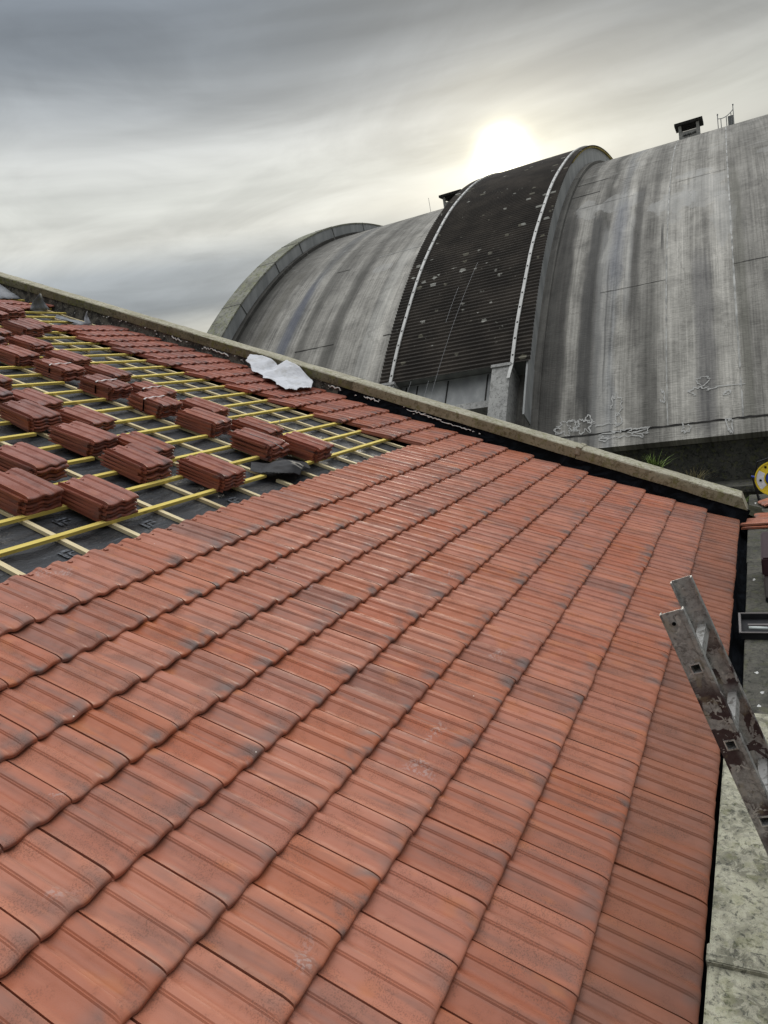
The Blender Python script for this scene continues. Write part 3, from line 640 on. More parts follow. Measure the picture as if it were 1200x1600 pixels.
for (k0, k1) in ((21.2, 22.6), (13.6, 14.3), (15.4, 16.0), (24.0, 24.5)): bead(k0, k1, .06, .012, .008, 14)
for i in range(40):
    k = 13 + 17 * rng.rand() if i < 32 else 9 + 4 * rng.rand(); q = Vector(RF(GX - 7.9 - .022, k * L, .03 + .06 * rng.rand())); fo = MB()
    fo.tube([q + Vector((0, -.008 - .02 * rng.rand(), -.003)), q + Vector((-.004, .002, .003)), q + Vector((0, .012, -.002))], [.003, .008 * (.5 + rng.rand()), .003], 5)
    mobj('mortar_splash', fo.mesh('mortar_splash'), 'foam', gab)

# ------------------------------------------------------------------ eaves parapet and gutter
par = empty('parapet_wall', (3.0, -0.2, 0), (0, 0, 0), 'low parapet wall along the eaves, pale lichen slabs near and dark slabs far', 'wall')
def pbox(name, mat, x0, x1, y0, y1, z0, z1, bev=0.006, rough=0.0):
    mb = MB(); mb.box(x0 - 3, x1 - 3, y0 + .2, y1 + .2, z0, z1); return mobj(name, mb.mesh(name, bev), mat, par)
PY = -0.40
pbox('coping_slab', 'slab', -1.6, .83, PY, -.008, -.07, -.006)
pbox('coping_slab', 'slab', .905, 2.74, PY, -.010, -.07, -.002)
pbox('slab_lip', 'slab', .825, .91, PY - .004, -.004, -.075, .012, .004)
pbox('wall_core', 'darkslab', -1.6, 2.95, PY + .02, -.03, -3, -.068, 0)
pbox('dark_slab', 'darkslab', 2.70, 6.2, PY - .02, -.078, -.20, -.118, .005)
pbox('dark_slab', 'darkslab', 6.205, 9.6, PY - .02, -.070, -.20, -.121, .005)
pbox('wall_core', 'darkslab', 2.95, 9.6, PY, -.09, -3, -.198, 0)
mb = MB()
V = []; nu = 120
for i in range(nu):
    x = -1.6 + (9.4 + 1.6) * i / (nu - 1); w_ = rng.normal(0, .002)
    for (y, z) in ((.16, .030), (.06, -.045), (.02, -.10), (.005, -.20), (-.05, -.235), (-.072, -.20), (-.076, -.135)): V.append((x - 3, y + .2 + w_, z + w_ - .02))
fs = [(i * 7 + j, (i + 1) * 7 + j, (i + 1) * 7 + j + 1, i * 7 + j + 1) for i in range(nu - 1) for j in range(6)]
me = bpy.data.meshes.new('gutter_lining'); me.from_pydata(V, [], fs); mobj('gutter_lining', me, 'flash', par, True)
# paint splashes on the dark slab
sp = MB()
for (x, y, rx) in ((6.98, -.24, .09), (6.85, -.25, .06), (5.62, -.14, .05), (3.55, -.16, .03), (3.25, -.19, .03), (3.05, -.17, .04), (9.0, -.15, .08), (8.7, -.16, .05), (8.45, -.13, .04)):
    n = 12; vs = [(x - 3 + rx * .8 * math.cos(2 * math.pi * i / n) * (.5 + .6 * rng.rand()), y + .2 + .014 * math.sin(2 * math.pi * i / n) * (.5 + .7 * rng.rand()), -.1165) for i in range(n)]
    sp = MB(); sp.add(vs, [tuple(range(n))]); mobj('paint_splash', sp.mesh('paint_splash', fix=False), 'efflo', par)

# ------------------------------------------------------------------ concrete vault hall
YW = -0.01017; VZ = -16.784; VR = 29.2705; DK = 0.898; AC = 45.0
vault = empty('vaulted_hall', (0, 0, 0), (0, 0, -YW), 'huge grey streaked concrete barrel vault behind the gable wall', 'building')
def cyl(r, th, s): return (AC - r * math.cos(th), s, VZ + r * math.sin(th))
def shell(name, mat, r, th0, th1, s0, s1, nth=90, ns=2, parent=None, smooth=True, rf=None):
    V = []; UVs = []
    for j in range(nth):
        th = R_(th0 + (th1 - th0) * j / (nth - 1)); rr = r if rf is None else rf(th)
        for i in range(ns):
            s = s0 + (s1 - s0) * i / (ns - 1); V.append(cyl(rr, th, s)); UVs.append((s, th * VR))
    return mobj(name, grid_mesh(name, V, ns, nth, UVs, flip=True), mat, parent or vault, smooth)
def arcbox(name, mat, r0, r1, th0, th1, s0, s1, nth=60, parent=None, extra=None):
    """solid arch: ring segment with real thickness"""
    V = []; UVs = []; F = []
    for j in range(nth):
        th = R_(th0 + (th1 - th0) * j / (nth - 1))
        for (r, s) in ((r0, s0), (r1, s0), (r1, s1), (r0, s1)): V.append(cyl(r, th, s)); UVs.append((s, th * VR))
    for j in range(nth - 1):
        for e in range(4): F.append((j * 4 + e, j * 4 + (e + 1) % 4, (j + 1) * 4 + (e + 1) % 4, (j + 1) * 4 + e))
    F += [(0, 1, 2, 3), tuple((nth - 1) * 4 + e for e in (3, 2, 1, 0))]
    me = bpy.data.meshes.new(name); me.from_pydata(V, [], F); ul = me.uv_layers.new(name='UVMap'); li = np.zeros(len(me.loops), dtype=np.int32); me.loops.foreach_get('vertex_index', li)
    ul.data.foreach_set('uv', np.asarray(UVs, dtype=np.float32)[li].ravel())
    bm = bmesh.new(); bm.from_mesh(me); bmesh.ops.recalc_face_normals(bm, faces=bm.faces[:]); bm.to_mesh(me); bm.free()
    o = mobj(name, me, mat, parent or vault, True); sharp(me, 30); return o
arcbox('vault_shell', 'vault', VR - .35, VR, 33.6, 146, -14, 22.0, 140)
arcbox('apron_band', 'vault', VR - .30, VR + .05, 33.5, 34.45, -14, 5.9, 4)
arcbox('apron_band', 'vault_dark', VR - .30, VR + .05, 31.0, 34.6, 5.95, 12, 6)
# seams
for s, w_, th1 in ((-0.05, .055, 74), (1.95, .045, 74)):
    mb = MB(); n = 150; vs = []
    for j in range(n):
        th = R_(33.7 + (th1 - 33.7) * j / (n - 1)); e = .003 * rng.normal()
        ww = w_ * (0.5 + .7 * rng.rand()) * (1 if rng.rand() > .12 else .1)
        for ds, r in ((-ww / 2, VR - .01), (-ww / 2, VR + .012), (ww / 2, VR + .012), (ww / 2, VR - .01)): vs.append(cyl(r, th, s + ds + e))
    mb.add(vs, [(j * 4 + e, j * 4 + e + 1, j * 4 + 5 + e, j * 4 + 4 + e) for j in range(n - 1) for e in range(3)])
    mobj('seam', mb.mesh('seam'), 'seam', vault)
for th, s0, s1, w_ in ((46.0, 1.95, 4.1, .022), (46.2, -6, -.07, .024), (58.5, -.02, 1.9, .022), (58.2, 3.2, 5.4, .022), (34.47, -14, 5.7, .07), (46.4, 15.1, 17.1, .05), (59.4, 12.6, 14.9, .06), (46.2, 11.7, 12.7, .05), (64.0, 4.4, 6, .05), (61, 4.7, 5.9, .06), (58.2, 16.3, 17.0, .05)):
    mb = MB(); n = max(6, int((s1 - s0) / .15)); vs = []
    for i in range(n):
        s = s0 + (s1 - s0) * i / (n - 1); tj = R_(th) + rng.normal(0, .0002); ww = w_ / VR * (.5 + .6 * rng.rand())
        vs += [cyl(VR + .062 if th < 35 else VR + .010, tj - ww / 2, s), cyl(VR + .062 if th < 35 else VR + .010, tj + ww / 2, s)]
    mb.add(vs, [(i * 2, i * 2 + 1, i * 2 + 3, i * 2 + 2) for i in range(n - 1)])
    mobj('joint_line', mb.mesh('joint_line', fix=False), 'crack' if th not in (59.4,) else 'seam', vault)
# lime bloom outlines near the foot of the vault
def bloom(s0, th0, rs, ra, n=26, jag=.35, wd=.02, r=VR + .02, arc=1.0, spk=0):
    mb = MB(); pts = []; ph_ = rng.rand() * 6.28; k = 1.0
    for i in range(int(n * arc) + 1):
        t_ = 2 * math.pi * i / n + ph_; k = .55 * k + .45 * (1 + rng.normal(0, jag)); k = max(.35, k)
        pts.append((s0 + rs * k * math.cos(t_), th0 + ra * k * math.sin(t_) * 57.3 / VR))
    if arc >= 1: pts[-1] = pts[0]
    runs = [pts]
    for q in range(spk):
        c_ = (s0 + rng.normal(0, rs * .6), th0 + rng.normal(0, ra * .6) * 57.3 / VR); p = [c_]
        for m_ in range(4): p.append((p[-1][0] + rng.normal(0, .06), p[-1][1] + rng.normal(0, .05) * 57.3 / VR))
        runs.append(p)
    for run in runs:
        vs = []
        for i, (a_, b_) in enumerate(run):
            p0 = run[max(i - 1, 0)]; p1 = run[min(i + 1, len(run) - 1)]; dx_, dy_ = p1[0] - p0[0], (p1[1] - p0[1]) * VR / 57.3; l = math.hypot(dx_, dy_) + 1e-6
            w_ = wd * (.35 + 1.1 * rng.rand()) / 2; nx_, ny_ = -dy_ / l * w_, dx_ / l * w_
            vs += [cyl(r, R_(b_ + ny_ * 57.3 / VR), a_ + nx_), cyl(r, R_(b_ - ny_ * 57.3 / VR), a_ - nx_)]
        mb.add(vs, [(2 * i, 2 * i + 1, 2 * i + 3, 2 * i + 2) for i in range(len(run) - 1)])
    mobj('lime_bloom', mb.mesh('lime_bloom', fix=False), 'efflo', vault)
lo_ = VR + .075
for (s0, th0, rs, ra, n_, arc, spk, rr) in ((4.95, 35.15, .30, .22, 40, 1, 0, 0), (4.75, 35.35, .16, .16, 26, 1, 0, 0), (5.2, 35.0, .14, .1, 18, .7, 0, 0), (4.38, 35.25, .26, .24, 36, 1, 0, 0), (4.25, 35.6, .12, .16, 20, 1, 0, 0), (3.45, 36.3, .16, .34, 34, .8, 0, 0), (3.35, 35.35, .10, .16, 18, 1, 0, 0), (3.75, 35.0, .3, .08, 20, .6, 0, 0), (3.2, 34.3, .50, .13, 44, 1, 0, lo_), (2.75, 34.3, .24, .14, 32, 1, 0, lo_), (3.75, 34.1, .16, .12, 16, .7, 0, lo_), (.95, 37.3, .20, .13, 22, 1, 0, 0), (1.0, 36.55, .28, .12, 30, .6, 0, 0), (.35, 36.6, .42, .06, 20, .5, 0, 0), (.30, 36.25, .10, .07, 14, 1, 0, 0), (1.45, 34.25, .13, .16, 22, .8, 0, lo_), (.30, 34.1, .07, .26, 24, 1, 0, lo_), (2.1, 36.6, .07, .25, 20, .7, 0, 0)):
    bloom(s0, th0, rs, ra, int(n_ * 1.4), .50, .034, rr or VR + .02, arc, spk)
for i in range(9): bloom(7.9 + rng.rand() * 1.6, 36.3 + rng.rand() * .5, .16, .10, 18, .4, .024, VR + .13, .8)
# raised arch with corrugated sheeting
arch = arcbox('raised_arch', 'metal', VR - .1, VR + DK - .045, 39.8, 145, 6.12, 11.58, 120)
PITCH = .177; npitch = int(R_(105) * (VR + DK) / PITCH); nth = npitch * 6 + 1
def rcor(th): return VR + DK + .026 * math.sin(th * (VR + DK) / PITCH * 2 * math.pi)
def corr(s0, s1):
    V = []; UVs = []; ns = 12
    for j in range(nth):
        th = R_(39.45) + R_(105) * j / (nth - 1); r = rcor(th)
        for i in range(ns): s = s0 + (s1 - s0) * i / (ns - 1); V.append(cyl(r, th, s)); UVs.append((s, th * VR))
    return mobj('corrugated_sheet', grid_mesh('corrugated_sheet', V, ns, nth, UVs, flip=True), 'corr', arch, False)
corr(6.02, 11.68)
arcbox('arch_edge', 'rust', VR + DK - .10, VR + DK - .03, 66, 120, 6.04, 6.11, 50, arch)
for s_lo, s_hi in ((6.62, 6.36), (11.18, 11.08)):
    mb = MB(); n = 220; vs = []
    for j in range(n):
        f = j / (n - 1); th = R_(39.3 + 60 * f); s = s_lo + (s_hi - s_lo) * min(1, f * 2) + .01 * math.sin(f * 40)
        for ds, r in ((-.055, .02), (-.055, .075), (.055, .075), (.055, .02)): vs.append(cyl(VR + DK + r, th, s + ds))
    mb.add(vs, [(j * 4 + e, j * 4 + e + 1, j * 4 + 5 + e, j * 4 + 4 + e) for j in range(n - 1) for e in range(3)])
    for j in range(44):
        f = (j + .5) / 44; th = 39.3 + 60 * f; s = s_lo + (s_hi - s_lo) * min(1, f * 2)
        V4 = [cyl(VR + DK + .08, R_(th + a), s + b) for a, b in ((-.07, -.028), (.07, -.028), (.07, .028), (-.07, .028))]; mb.add(V4, [(0, 1, 2, 3)], 1)
    # foot of the strip bent down over the pier
    vs = []
    for j in range(5):
        th = R_(39.3 - 1.15 * j / 4)
        for ds in (-.055, .055): vs.append(cyl(VR + DK + .06 + .02 * j, th, s_lo + ds + (.05 * j / 4)))
    mb.add(vs, [(2 * j, 2 * j + 1, 2 * j + 3, 2 * j + 2) for j in range(4)])
    mobj('fixing_strip', mb.mesh('fixing_strip', fix=False), ['white', 'crack'], arch)
# thin cables hanging over the sheeting
mb = MB()
for (s0, t0, s1, t1) in ((8.6, 50.0, 9.5, 36.5), (9.15, 47.5, 9.35, 44), (9.6, 39.0, 9.75, 36.6), (10.3, 39.2, 10.5, 36.8)):
    mb.tube([cyl(VR + DK + .10, R_(t0 + (t1 - t0) * i / 12), s0 + (s1 - s0) * i / 12) for i in range(13)], .0045, 4)
mobj('cable', mb.mesh('cable'), 'rail_metal', arch)
# piers and panels under the raised arch
for sa_, sb in ((6.66, 7.30), (11.02, 11.55)):
    arcbox('pier', 'pale_conc', VR - .05, VR + DK + .05, 33.0, 39.35, sa_, sb, 8)
    arcbox('pier_cap', 'pale_conc', VR - .05, VR + DK + .10, 39.2, 39.42, sa_ - .03, sb + .03, 3)
arcbox('side_plate', 'metal', VR - .05, VR + DK - .06, 35.6, 39.8, 6.10, 6.16, 8)
arcbox('infill_panel', 'metal', VR - .05, VR + .42, 37.3, 39.7, 7.31, 11.0, 6)
for s in (7.62, 9.1, 10.3, 10.75):
    arcbox('panel_gap', 'crack', VR + .40, VR + .435, 37.3, 39.6, s, s + .05, 5)
arcbox('sill_ledge', 'pale_conc', VR - .05, VR + .62, 36.75, 37.25, 7.31, 11.0, 4)
arcbox('recess_wall', 'vault_dark', VR - .05, VR + .10, 32.5, 36.8, 7.31, 11.0, 4)
# end arch wall beyond
enda = arcbox('end_arch', 'metal', VR - .2, VR + .70, 34, 145, 21.30, 22.40, 110)
arcbox('end_arch_coping', 'moss_conc', VR + .69, VR + .76, 34, 145, 21.27, 22.45, 110, enda)
for i in range(9):
    th = 45.5 + i * 7.3 + (i % 3) * .8; arcbox('panel_joint', 'soot_line', VR + .0, VR + .775, th, th + .05, 21.262, 22.46, 3, enda)
arcbox('upstand_skirt', 'vault_dark', VR - .01, VR + .16, 34, 120, 21.02, 21.30, 60)
arcbox('upstand_skirt', 'vault', VR - .01, VR + .14, 34, 120, 5.86, 6.13, 60)
# chimneys on the crown
def chimney(a, y0, y1, zb, zt):
    mb = MB(); t_ = .10
    mb.box(a, a + .9, y0, y1, zb, zt - .30)
    for (xa, xb) in ((a, a + t_), (a + .9 - t_, a + .9)):
        for (ya, yb) in ((y0, y0 + t_ * 1.3), (y1 - t_ * 1.3, y1)): mb.box(xa, xb, ya, yb, zt - .30, zt)
    ch = mobj('chimney', mb.mesh('chimney', 0.0), 'pale_conc', vault)
    mb = MB(); mb.box(a + .06, a + .84, y0 + .06, y1 - .06, zt - .295, zt - .27); mobj('flue_opening', mb.mesh('flue_opening'), 'hole', ch)
    mb = MB(); mb.box(a - .16, a + 1.06, y0 - .16, y1 + .16, zt, zt + .13); mb.box(a + .03, a + .87, y0 + .03, y1 - .03, zt - .06, zt - .004)
    mobj('chimney_cap', mb.mesh('chimney_cap', 0.01), 'crack', ch)
    return ch
c1 = chimney(37.6, 1.05, 1.95, 10.6, 12.12)
c2 = chimney(37.6, 13.1, 14.1, 10.8, 12.10)
mb = MB()
for i in range(16):   # illegible painted scrawl on the white side
    y = 1.76 - i * .035; z = 11.66 + .02 * rng.normal(); mb.tube([(37.585, y, z - .045 + .02 * rng.rand()), (37.585, y - .02, z + .045 * rng.rand() + .02), (37.585, y - .035, z - .03)], .010, 4)
mobj('painted_scrawl', mb.mesh('painted_scrawl'), 'marker', c1)
# guard rail and grey box on the crown
mb = MB(); y0, y1 = .60, -.06; zb = 11.0
for y, zt in ((.60, 12.22), (.47, 12.05), (.24, 12.08), (.04, 12.16), (-.06, 12.45)): mb.tube([(38, y - .33, zb), (38, y - .33, zt)], .018, 6)
mb.tube([(38, .27 - .66 * i / 10, 12.06 + .22 * (i / 10) ** 2 - .06 * math.sin(i / 10 * 3.14)) for i in range(11)], .018, 6)
for y, z in ((.60, 12.24), (-.06, 12.47)): mb.ring((38, y - .33, z), (0, 0, 1), .001, .035, -.03, .03, 10)
rl = mobj('guard_rail', mb.mesh('guard_rail'), 'rail_metal', vault)
mb = MB(); mb.box(38.05, 38.35, -.37, -.15, 11.0, 12.06); mobj('vent_box', mb.mesh('vent_box', .01), 'metal', vault)
mb = MB(); mb.tube([(37.8, 14.95, 10.6), (37.8, 15.0, 12.35)], .012, 5); mobj('lightning_rod', mb.mesh('lightning_rod'), 'rail_metal', vault)
# sooty wall, ledge and gutter beam under the springing
mb = MB(); mb.box(20.95, 24, -14, 22, -9, -.78); mobj('plinth_wall', mb.mesh('plinth_wall'), 'sooty', vault)
mb = MB(); mb.box(19.9, 20.949, -14, 3.2, -2.16, -1.98); mobj('ledge', mb.mesh('ledge', .02), 'sooty', vault)
mb = MB(); mb.box(20.2, 20.95, -14, 3.0, -9, -2.17); mobj('lower_wall', mb.mesh('lower_wall'), 'sooty', vault)
mb = MB(); mb.box(19.0, 19.9, -14, 3.4, -3.3, -2.95); mobj('ledge', mb.mesh('ledge', .02), 'sooty', vault)

# ------------------------------------------------------------------ ground
me = bpy.data.meshes.new('ground'); me.from_pydata([(-3000, -3000, -9), (3000, -3000, -9), (3000, 3000, -9), (-3000, 3000, -9)], [], [(0, 1, 2, 3)])
g_ = mobj('ground', me, 'ground'); g_['kind'] = 'structure'
# earth filled gutter between gable and hall
nu, nv = 50, 60; V = []
for j in range(nv):
    y = -3.0 + 14 * j / (nv - 1)
    for i in range(nu):
        x = 8.02 + (20.2 - 8.02) * i / (nu - 1); f = i / (nu - 1)
        z = -.12 + max(0, min(.50, y * .45)) * max(0, 1 - f * 6) - 3.2 * min(1, max(0, f - .05) * 1.6) ** 1.1 + .10 * rng.rand() + (.12 * math.sin(y * 2.2) if f < .3 else 0) - (0 if y > -.45 or f > .9 else .0)
        if y < -.9: z -= 1.5
        V.append((x, y, z))
bank = mobj('earth_bank', grid_mesh('earth_bank', V, nu, nv), 'earth', None, True); bank['kind'] = 'structure'
# far side of house body under the roof
hb = MB(); hb.box(-2.4, 7.6, .05, 15.5, -9, -.25); ho = mobj('house_body', hb.mesh('house_body'), 'render_wall', roof); ho.parent = None
ho.name = 'house_wall'; tag(ho, 'rendered house body below the tiled roof, behind the eaves parapet', 'wall')
# ------------------------------------------------------------------ weeds
def weed(name, x, y, z, h, n, label, spread=.5, mat='weed', leaf=.012):
    mb = MB()
    for i in range(n):
        a = rng.rand() * 6.28; l = h * (.5 + .6 * rng.rand()); sp_ = spread * (0.2 + rng.rand()); ps = []; ox, oy = rng.normal(0, .03), rng.normal(0, .04)
        for j in range(6):
            f = j / 5; ps.append(Vector((ox + math.cos(a) * sp_ * l * f ** 1.6, oy + math.sin(a) * sp_ * l * f ** 1.6, l * f * (1 - .35 * f * sp_))))
        side = Vector((-math.sin(a), math.cos(a), 0)); vs = []
        for j, q in enumerate(ps):
            ww = leaf * (1 - (j / 5) ** 2) * (.6 + .4 * min(1, j)); vs += [q - side * ww, q + side * ww + Vector((0, 0, ww * .4))]
        mb.add(vs, [(2 * j, 2 * j + 1, 2 * j + 3, 2 * j + 2) for j in range(5)])
    o = mobj(name, mb.mesh(name, fix=False), mat, None, True, (x, y, z)); tag(o, label, 'weed'); return o
# ------------------------------------------------------------------ loose tiles stacked on the battens
def tile_mesh(name, coarse=False):
    V, F, UVs = tile_arrays(coarse=coarse, tt=.0105); V, F, UVs = add_lugs(V, F, UVs)
    ts = TileSet(); ts.add(V, F, UVs, 0.0, 0.0)
    V[:, 0] *= 1.05
    me = bpy.data.meshes.new(name); me.from_pydata(V.tolist(), [], F)
    ul = me.uv_layers.new(name='UVMap'); li = np.zeros(len(me.loops), dtype=np.int32); me.loops.foreach_get('vertex_index', li)
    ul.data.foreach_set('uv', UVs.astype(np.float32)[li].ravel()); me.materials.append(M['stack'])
    me.polygons.foreach_set('use_smooth', [True] * len(me.polygons)); sharp(me, 32); return me
tm = tile_mesh('roof_tile')
proto = [None]
ROT = Matrix.Rotation(ALPHA, 4, 'X')
def loose_tile(mat4, label, group):
    if proto[0] is None:
        o = bpy.data.objects.new('roof_tile', tm); proto[0] = o
    else: o = proto[0].copy()
    link(o); o.matrix_world = mat4; o['label'] = label; o['category'] = 'roof tile'; o['kind'] = 'thing'
    if group: o['group'] = group
    return o
ORD = {4: ['bottom', 'third', 'second', 'top'], 5: ['bottom', 'fourth', 'middle', 'second', 'top'], 6: ['bottom', 'fifth', 'fourth', 'third', 'second', 'top'], 3: ['bottom', 'middle', 'top']}
STK = [  # u left, k front, count, where it stands
 (6.75, 11.18, 5, 'lowest stack at left, just above the finished courses'),
 (5.50, 12.20, 5, 'stack cut by left frame edge beside lowest stack'),
 (7.00, 13.40, 5, 'stack behind the lowest left-edge stack'),
 (9.60, 12.36, 5, 'stack up-right of lowest left stack, second diagonal'),
 (11.05, 11.02, 5, 'lone stack left of crumpled black plastic'),
 (10.95, 13.20, 4, 'low stack right of second diagonal lowest stack'),
 (9.85, 14.25, 5, 'second stack up the second diagonal'),
 (11.40, 15.60, 4, 'low stack behind second diagonal second stack'),
 (9.85, 16.30, 5, 'third stack up the second diagonal near left edge'),
 (11.25, 17.50, 4, 'low stack behind second diagonal third stack'),
 (10.00, 18.35, 5, 'stack mostly past left edge, fourth up second diagonal'),
 (11.20, 19.50, 5, 'stack at left edge above fourth diagonal stack'),
 (16.45, 11.08, 6, 'rightmost tall stack beside black plastic'),
 (15.00, 11.97, 6, 'tall stack left of rightmost, wire over it'),
 (16.75, 13.05, 4, 'low stack behind wired tall stack'),
 (15.25, 14.02, 6, 'tall stack third from right in main diagonal'),
 (16.95, 15.20, 4, 'low stack behind third main diagonal stack'),
 (15.20, 16.02, 6, 'strapped tall stack fourth in main diagonal'),
 (16.75, 17.25, 4, 'low strapped stack behind fourth main diagonal stack'),
 (15.20, 18.03, 6, 'strapped tall stack fifth in main diagonal'),
 (17.15, 19.55, 4, 'low stack behind fifth main diagonal stack'),
 (15.30, 20.20, 5, 'sixth stack up main diagonal'),
 (17.30, 21.65, 4, 'low stack behind sixth main diagonal stack'),
 (15.05, 22.15, 5, 'seventh stack up main diagonal at left edge'),
 (17.15, 23.45, 5, 'stack behind seventh main diagonal stack'),
 (15.60, 24.40, 5, 'stack on left frame edge, eighth main diagonal'),
 (17.20, 25.75, 4, 'stack left of upper battens at frame edge'),
 (19.40, 26.15, 5, 'wide upper stack left of open yellow battens'),
 (20.75, 26.95, 4, 'low stack behind the wide upper stack'),
 (19.85, 28.70, 5, 'small stack at upper left edge'),
 (21.75, 29.60, 5, 'topmost stack below the ridge courses'),
]
PT = 0.0252
for (u, k, n, where) in STK:
    yaw = rng.normal(0, .035)
    for i in range(n):
        dxr, dyr, dr = rng.normal(0, .005), rng.normal(0, .008), rng.normal(0, .022)
        if 'wire' in where and i == 5: dyr -= .0; dxr -= .02; dr = .06
        if 'wire' in where and i < 5: dyr -= .035
        zt = NBT + .0330 + i * {4: .0285, 5: .0290, 6: .0245}[n]
        mt4 = ROT @ Matrix.Translation((u * W + dxr + .0, k * L + dyr, zt)) @ Matrix.Rotation(yaw + dr, 4, 'Z')
        lab = '%s clay tile of the %s' % (ORD[n][i], where)
        words = lab.split(); lab = ' '.join(words[:16])
        loose_tile(mt4, lab, 'loose clay tiles stacked on the battens')
# packing straps round some stacks
def strap(u, k, n, label):
    mb = MB(); h = NBT + .0305 + (n - 1) * {4: .0285, 6: .0245, 5: .029}[n] + .004; x0, x1 = u * W - .032, u * W + W * 1.05 + .006; y = k * L + .23
    path = [(x0 - .002, NBT + .004), (x0 - .002, h - .012), (x0 + .03, h + .003), (x0 + W * .26, h - .004), (x0 + W * .5, h + .007), (x0 + W * .75, h - .001), (x1 - .03, h + .006), (x1 + .004, h - .008), (x1 + .004, NBT + .004)]
    vs = []
    for (x, z) in path:
        for (yy, dz_) in ((y - .010, 0), (y + .010, 0)): vs.append((x, yy, z)); vs.append((x, yy, z + .0015))
    mb.add(vs, [(4 * j + a, 4 * j + b_, 4 * j + 4 + b_, 4 * j + 4 + a) for j in range(len(path) - 1) for a, b_ in ((0, 1), (1, 3), (3, 2), (2, 0))])
    o = mobj('packing_strap', mb.mesh('packing_strap'), 'strap'); o.matrix_world = ROT
    tag(o, label, 'strap', 'clear packing straps round tile stacks')
strap(15.20, 16.02, 6, 'thin clear strap round the tall fourth stack of the main diagonal')
strap(15.20, 18.03, 6, 'thin clear strap round the tall fifth stack of the main diagonal')
strap(16.75, 17.25, 4, 'thin clear strap round the low stack between two strapped tall stacks')
strap(15.30, 20.20, 5, 'thin clear strap round the sixth stack up the main diagonal')
# loose wire over the stack
mb = MB(); uu, kk = 15.0 * W, 11.97 * L; zt = NBT + .0305 + 5 * .0245 + .010
mb.tube([(uu + .06, kk + .30, zt), (uu + .04, kk + .25, zt + .008), (uu + .05, kk + .12, zt + .008), (uu + .075, kk - .02, zt - .012), (uu + .10, kk - .10, zt - .045)], .0035, 6)
o = mobj('steel_wire', mb.mesh('steel_wire'), 'rail_metal'); o.matrix_world = ROT; tag(o, 'thin bent steel wire lying over the tall stack near black plastic', 'wire')
mb = MB(); uu, kk = 17.45 * W, 13.1 * L; zt = NBT + .0305 + 3 * .0285 + .006
mb.tube([(uu - .12, kk + .16, zt + .01), (uu - .02, kk + .10, zt + .015), (uu + .05, kk + .04, zt + .02), (uu + .08, kk + .01, zt + .05), (uu + .06, kk + .0, zt + .075), (uu + .03, kk - .01, zt + .06)], .003, 6)
o = mobj('steel_wire', mb.mesh('steel_wire'), 'rail_metal'); o.matrix_world = ROT; tag(o, 'curled wire end on the low stack behind the wired stack', 'wire')

# ------------------------------------------------------------------ crumpled sheets
def fold_noise(x, y, seed, sc):
    r = np.random.RandomState(seed); h = 0
    for i in range(7):
        a = r.rand() * 6.28; f = sc * (1 + i * .75); q = (x * math.cos(a) + y * math.sin(a)) * f + r.rand() * 6
        h += abs((q / 1.6) % 2 - 1) / (1 + i * .55)
    return h / 3.2
def sheet(name, mat, poly, hfun, n=70, label='', cat='sheet', th=0.0):
    xs = [p[0] for p in poly]; ys = [p[1] for p in poly]; x0, x1, y0, y1 = min(xs), max(xs), min(ys), max(ys)
    def inside(x, y):
        c = False; j = len(poly) - 1
        for i in range(len(poly)):
            xi, yi = poly[i]; xj, yj = poly[j]
            if (yi > y) != (yj > y) and x < (xj - xi) * (y - yi) / (yj - yi) + xi: c = not c
            j = i
        return c
    bm = bmesh.new(); vm = {}
    def gv(i, j):
        if (i, j) not in vm:
            x = x0 + (x1 - x0) * i / n; y = y0 + (y1 - y0) * j / n; vm[(i, j)] = bm.verts.new((x, y, hfun(x, y)))
        return vm[(i, j)]
    for i in range(n):
        for j in range(n):
            cx = x0 + (x1 - x0) * (i + .5) / n; cy = y0 + (y1 - y0) * (j + .5) / n
            if inside(cx, cy): bm.faces.new((gv(i, j), gv(i + 1, j), gv(i + 1, j + 1), gv(i, j + 1)))
    for _ in range(2): bmesh.ops.smooth_vert(bm, verts=[v for v in bm.verts if v.is_boundary], factor=.4, use_axis_x=True, use_axis_y=True, use_axis_z=False)
    me = bpy.data.meshes.new(name); bm.to_mesh(me); bm.free()
    o = mobj(name, me, mat, None, True); o.matrix_world = ROT; tag(o, label, cat)
    sd = o.modifiers.new('thick', 'SOLIDIFY'); sd.thickness = .002
    return o
# black plastic bunched over the battens
def hb_(x, y):
    cx, cy = 14.35 * W, 11.0 * L; r = math.hypot((x - cx) / .30, (y - cy) / .22)
    return -.05 + .085 * max(0, 1 - r * r) + .060 * (fold_noise(x, y, 3, 9) - .25) * max(0.25, 1 - r * .8)
sheet('plastic_sheet', 'black', [(13.25 * W, 11.55 * L), (13.55 * W, 10.85 * L), (14.2 * W, 10.5 * L), (14.9 * W, 10.75 * L), (15.5 * W, 10.8 * L), (15.9 * W, 11.15 * L), (15.3 * W, 11.75 * L), (14.6 * W, 11.6 * L), (14.0 * W, 11.95 * L)], hb_, 70, 'crumpled black plastic sheet bunched on the battens near the rightmost tile stack', 'plastic sheet')
def hw_(x, y):
    u = x / W; k = y / L; e = min(1.0, max(0.0, (u - 25.7) / 1.5))
    top = float(np.interp(k, [16.3, 16.8, 17.2, 17.6, 18.05, 18.45, 18.8, 19.3, 19.8], [.02, .07, .13, .20, .245, .10, .17, .19, .15]))
    cr = abs((u * .9 + k * 1.35) % 1.6 - .8) * .030 + abs((u * 1.7 - k * .8) % 1.3 - .65) * .022
    return .012 + top * e ** 1.2 + cr + .018 * fold_noise(x, y, 8, 14)
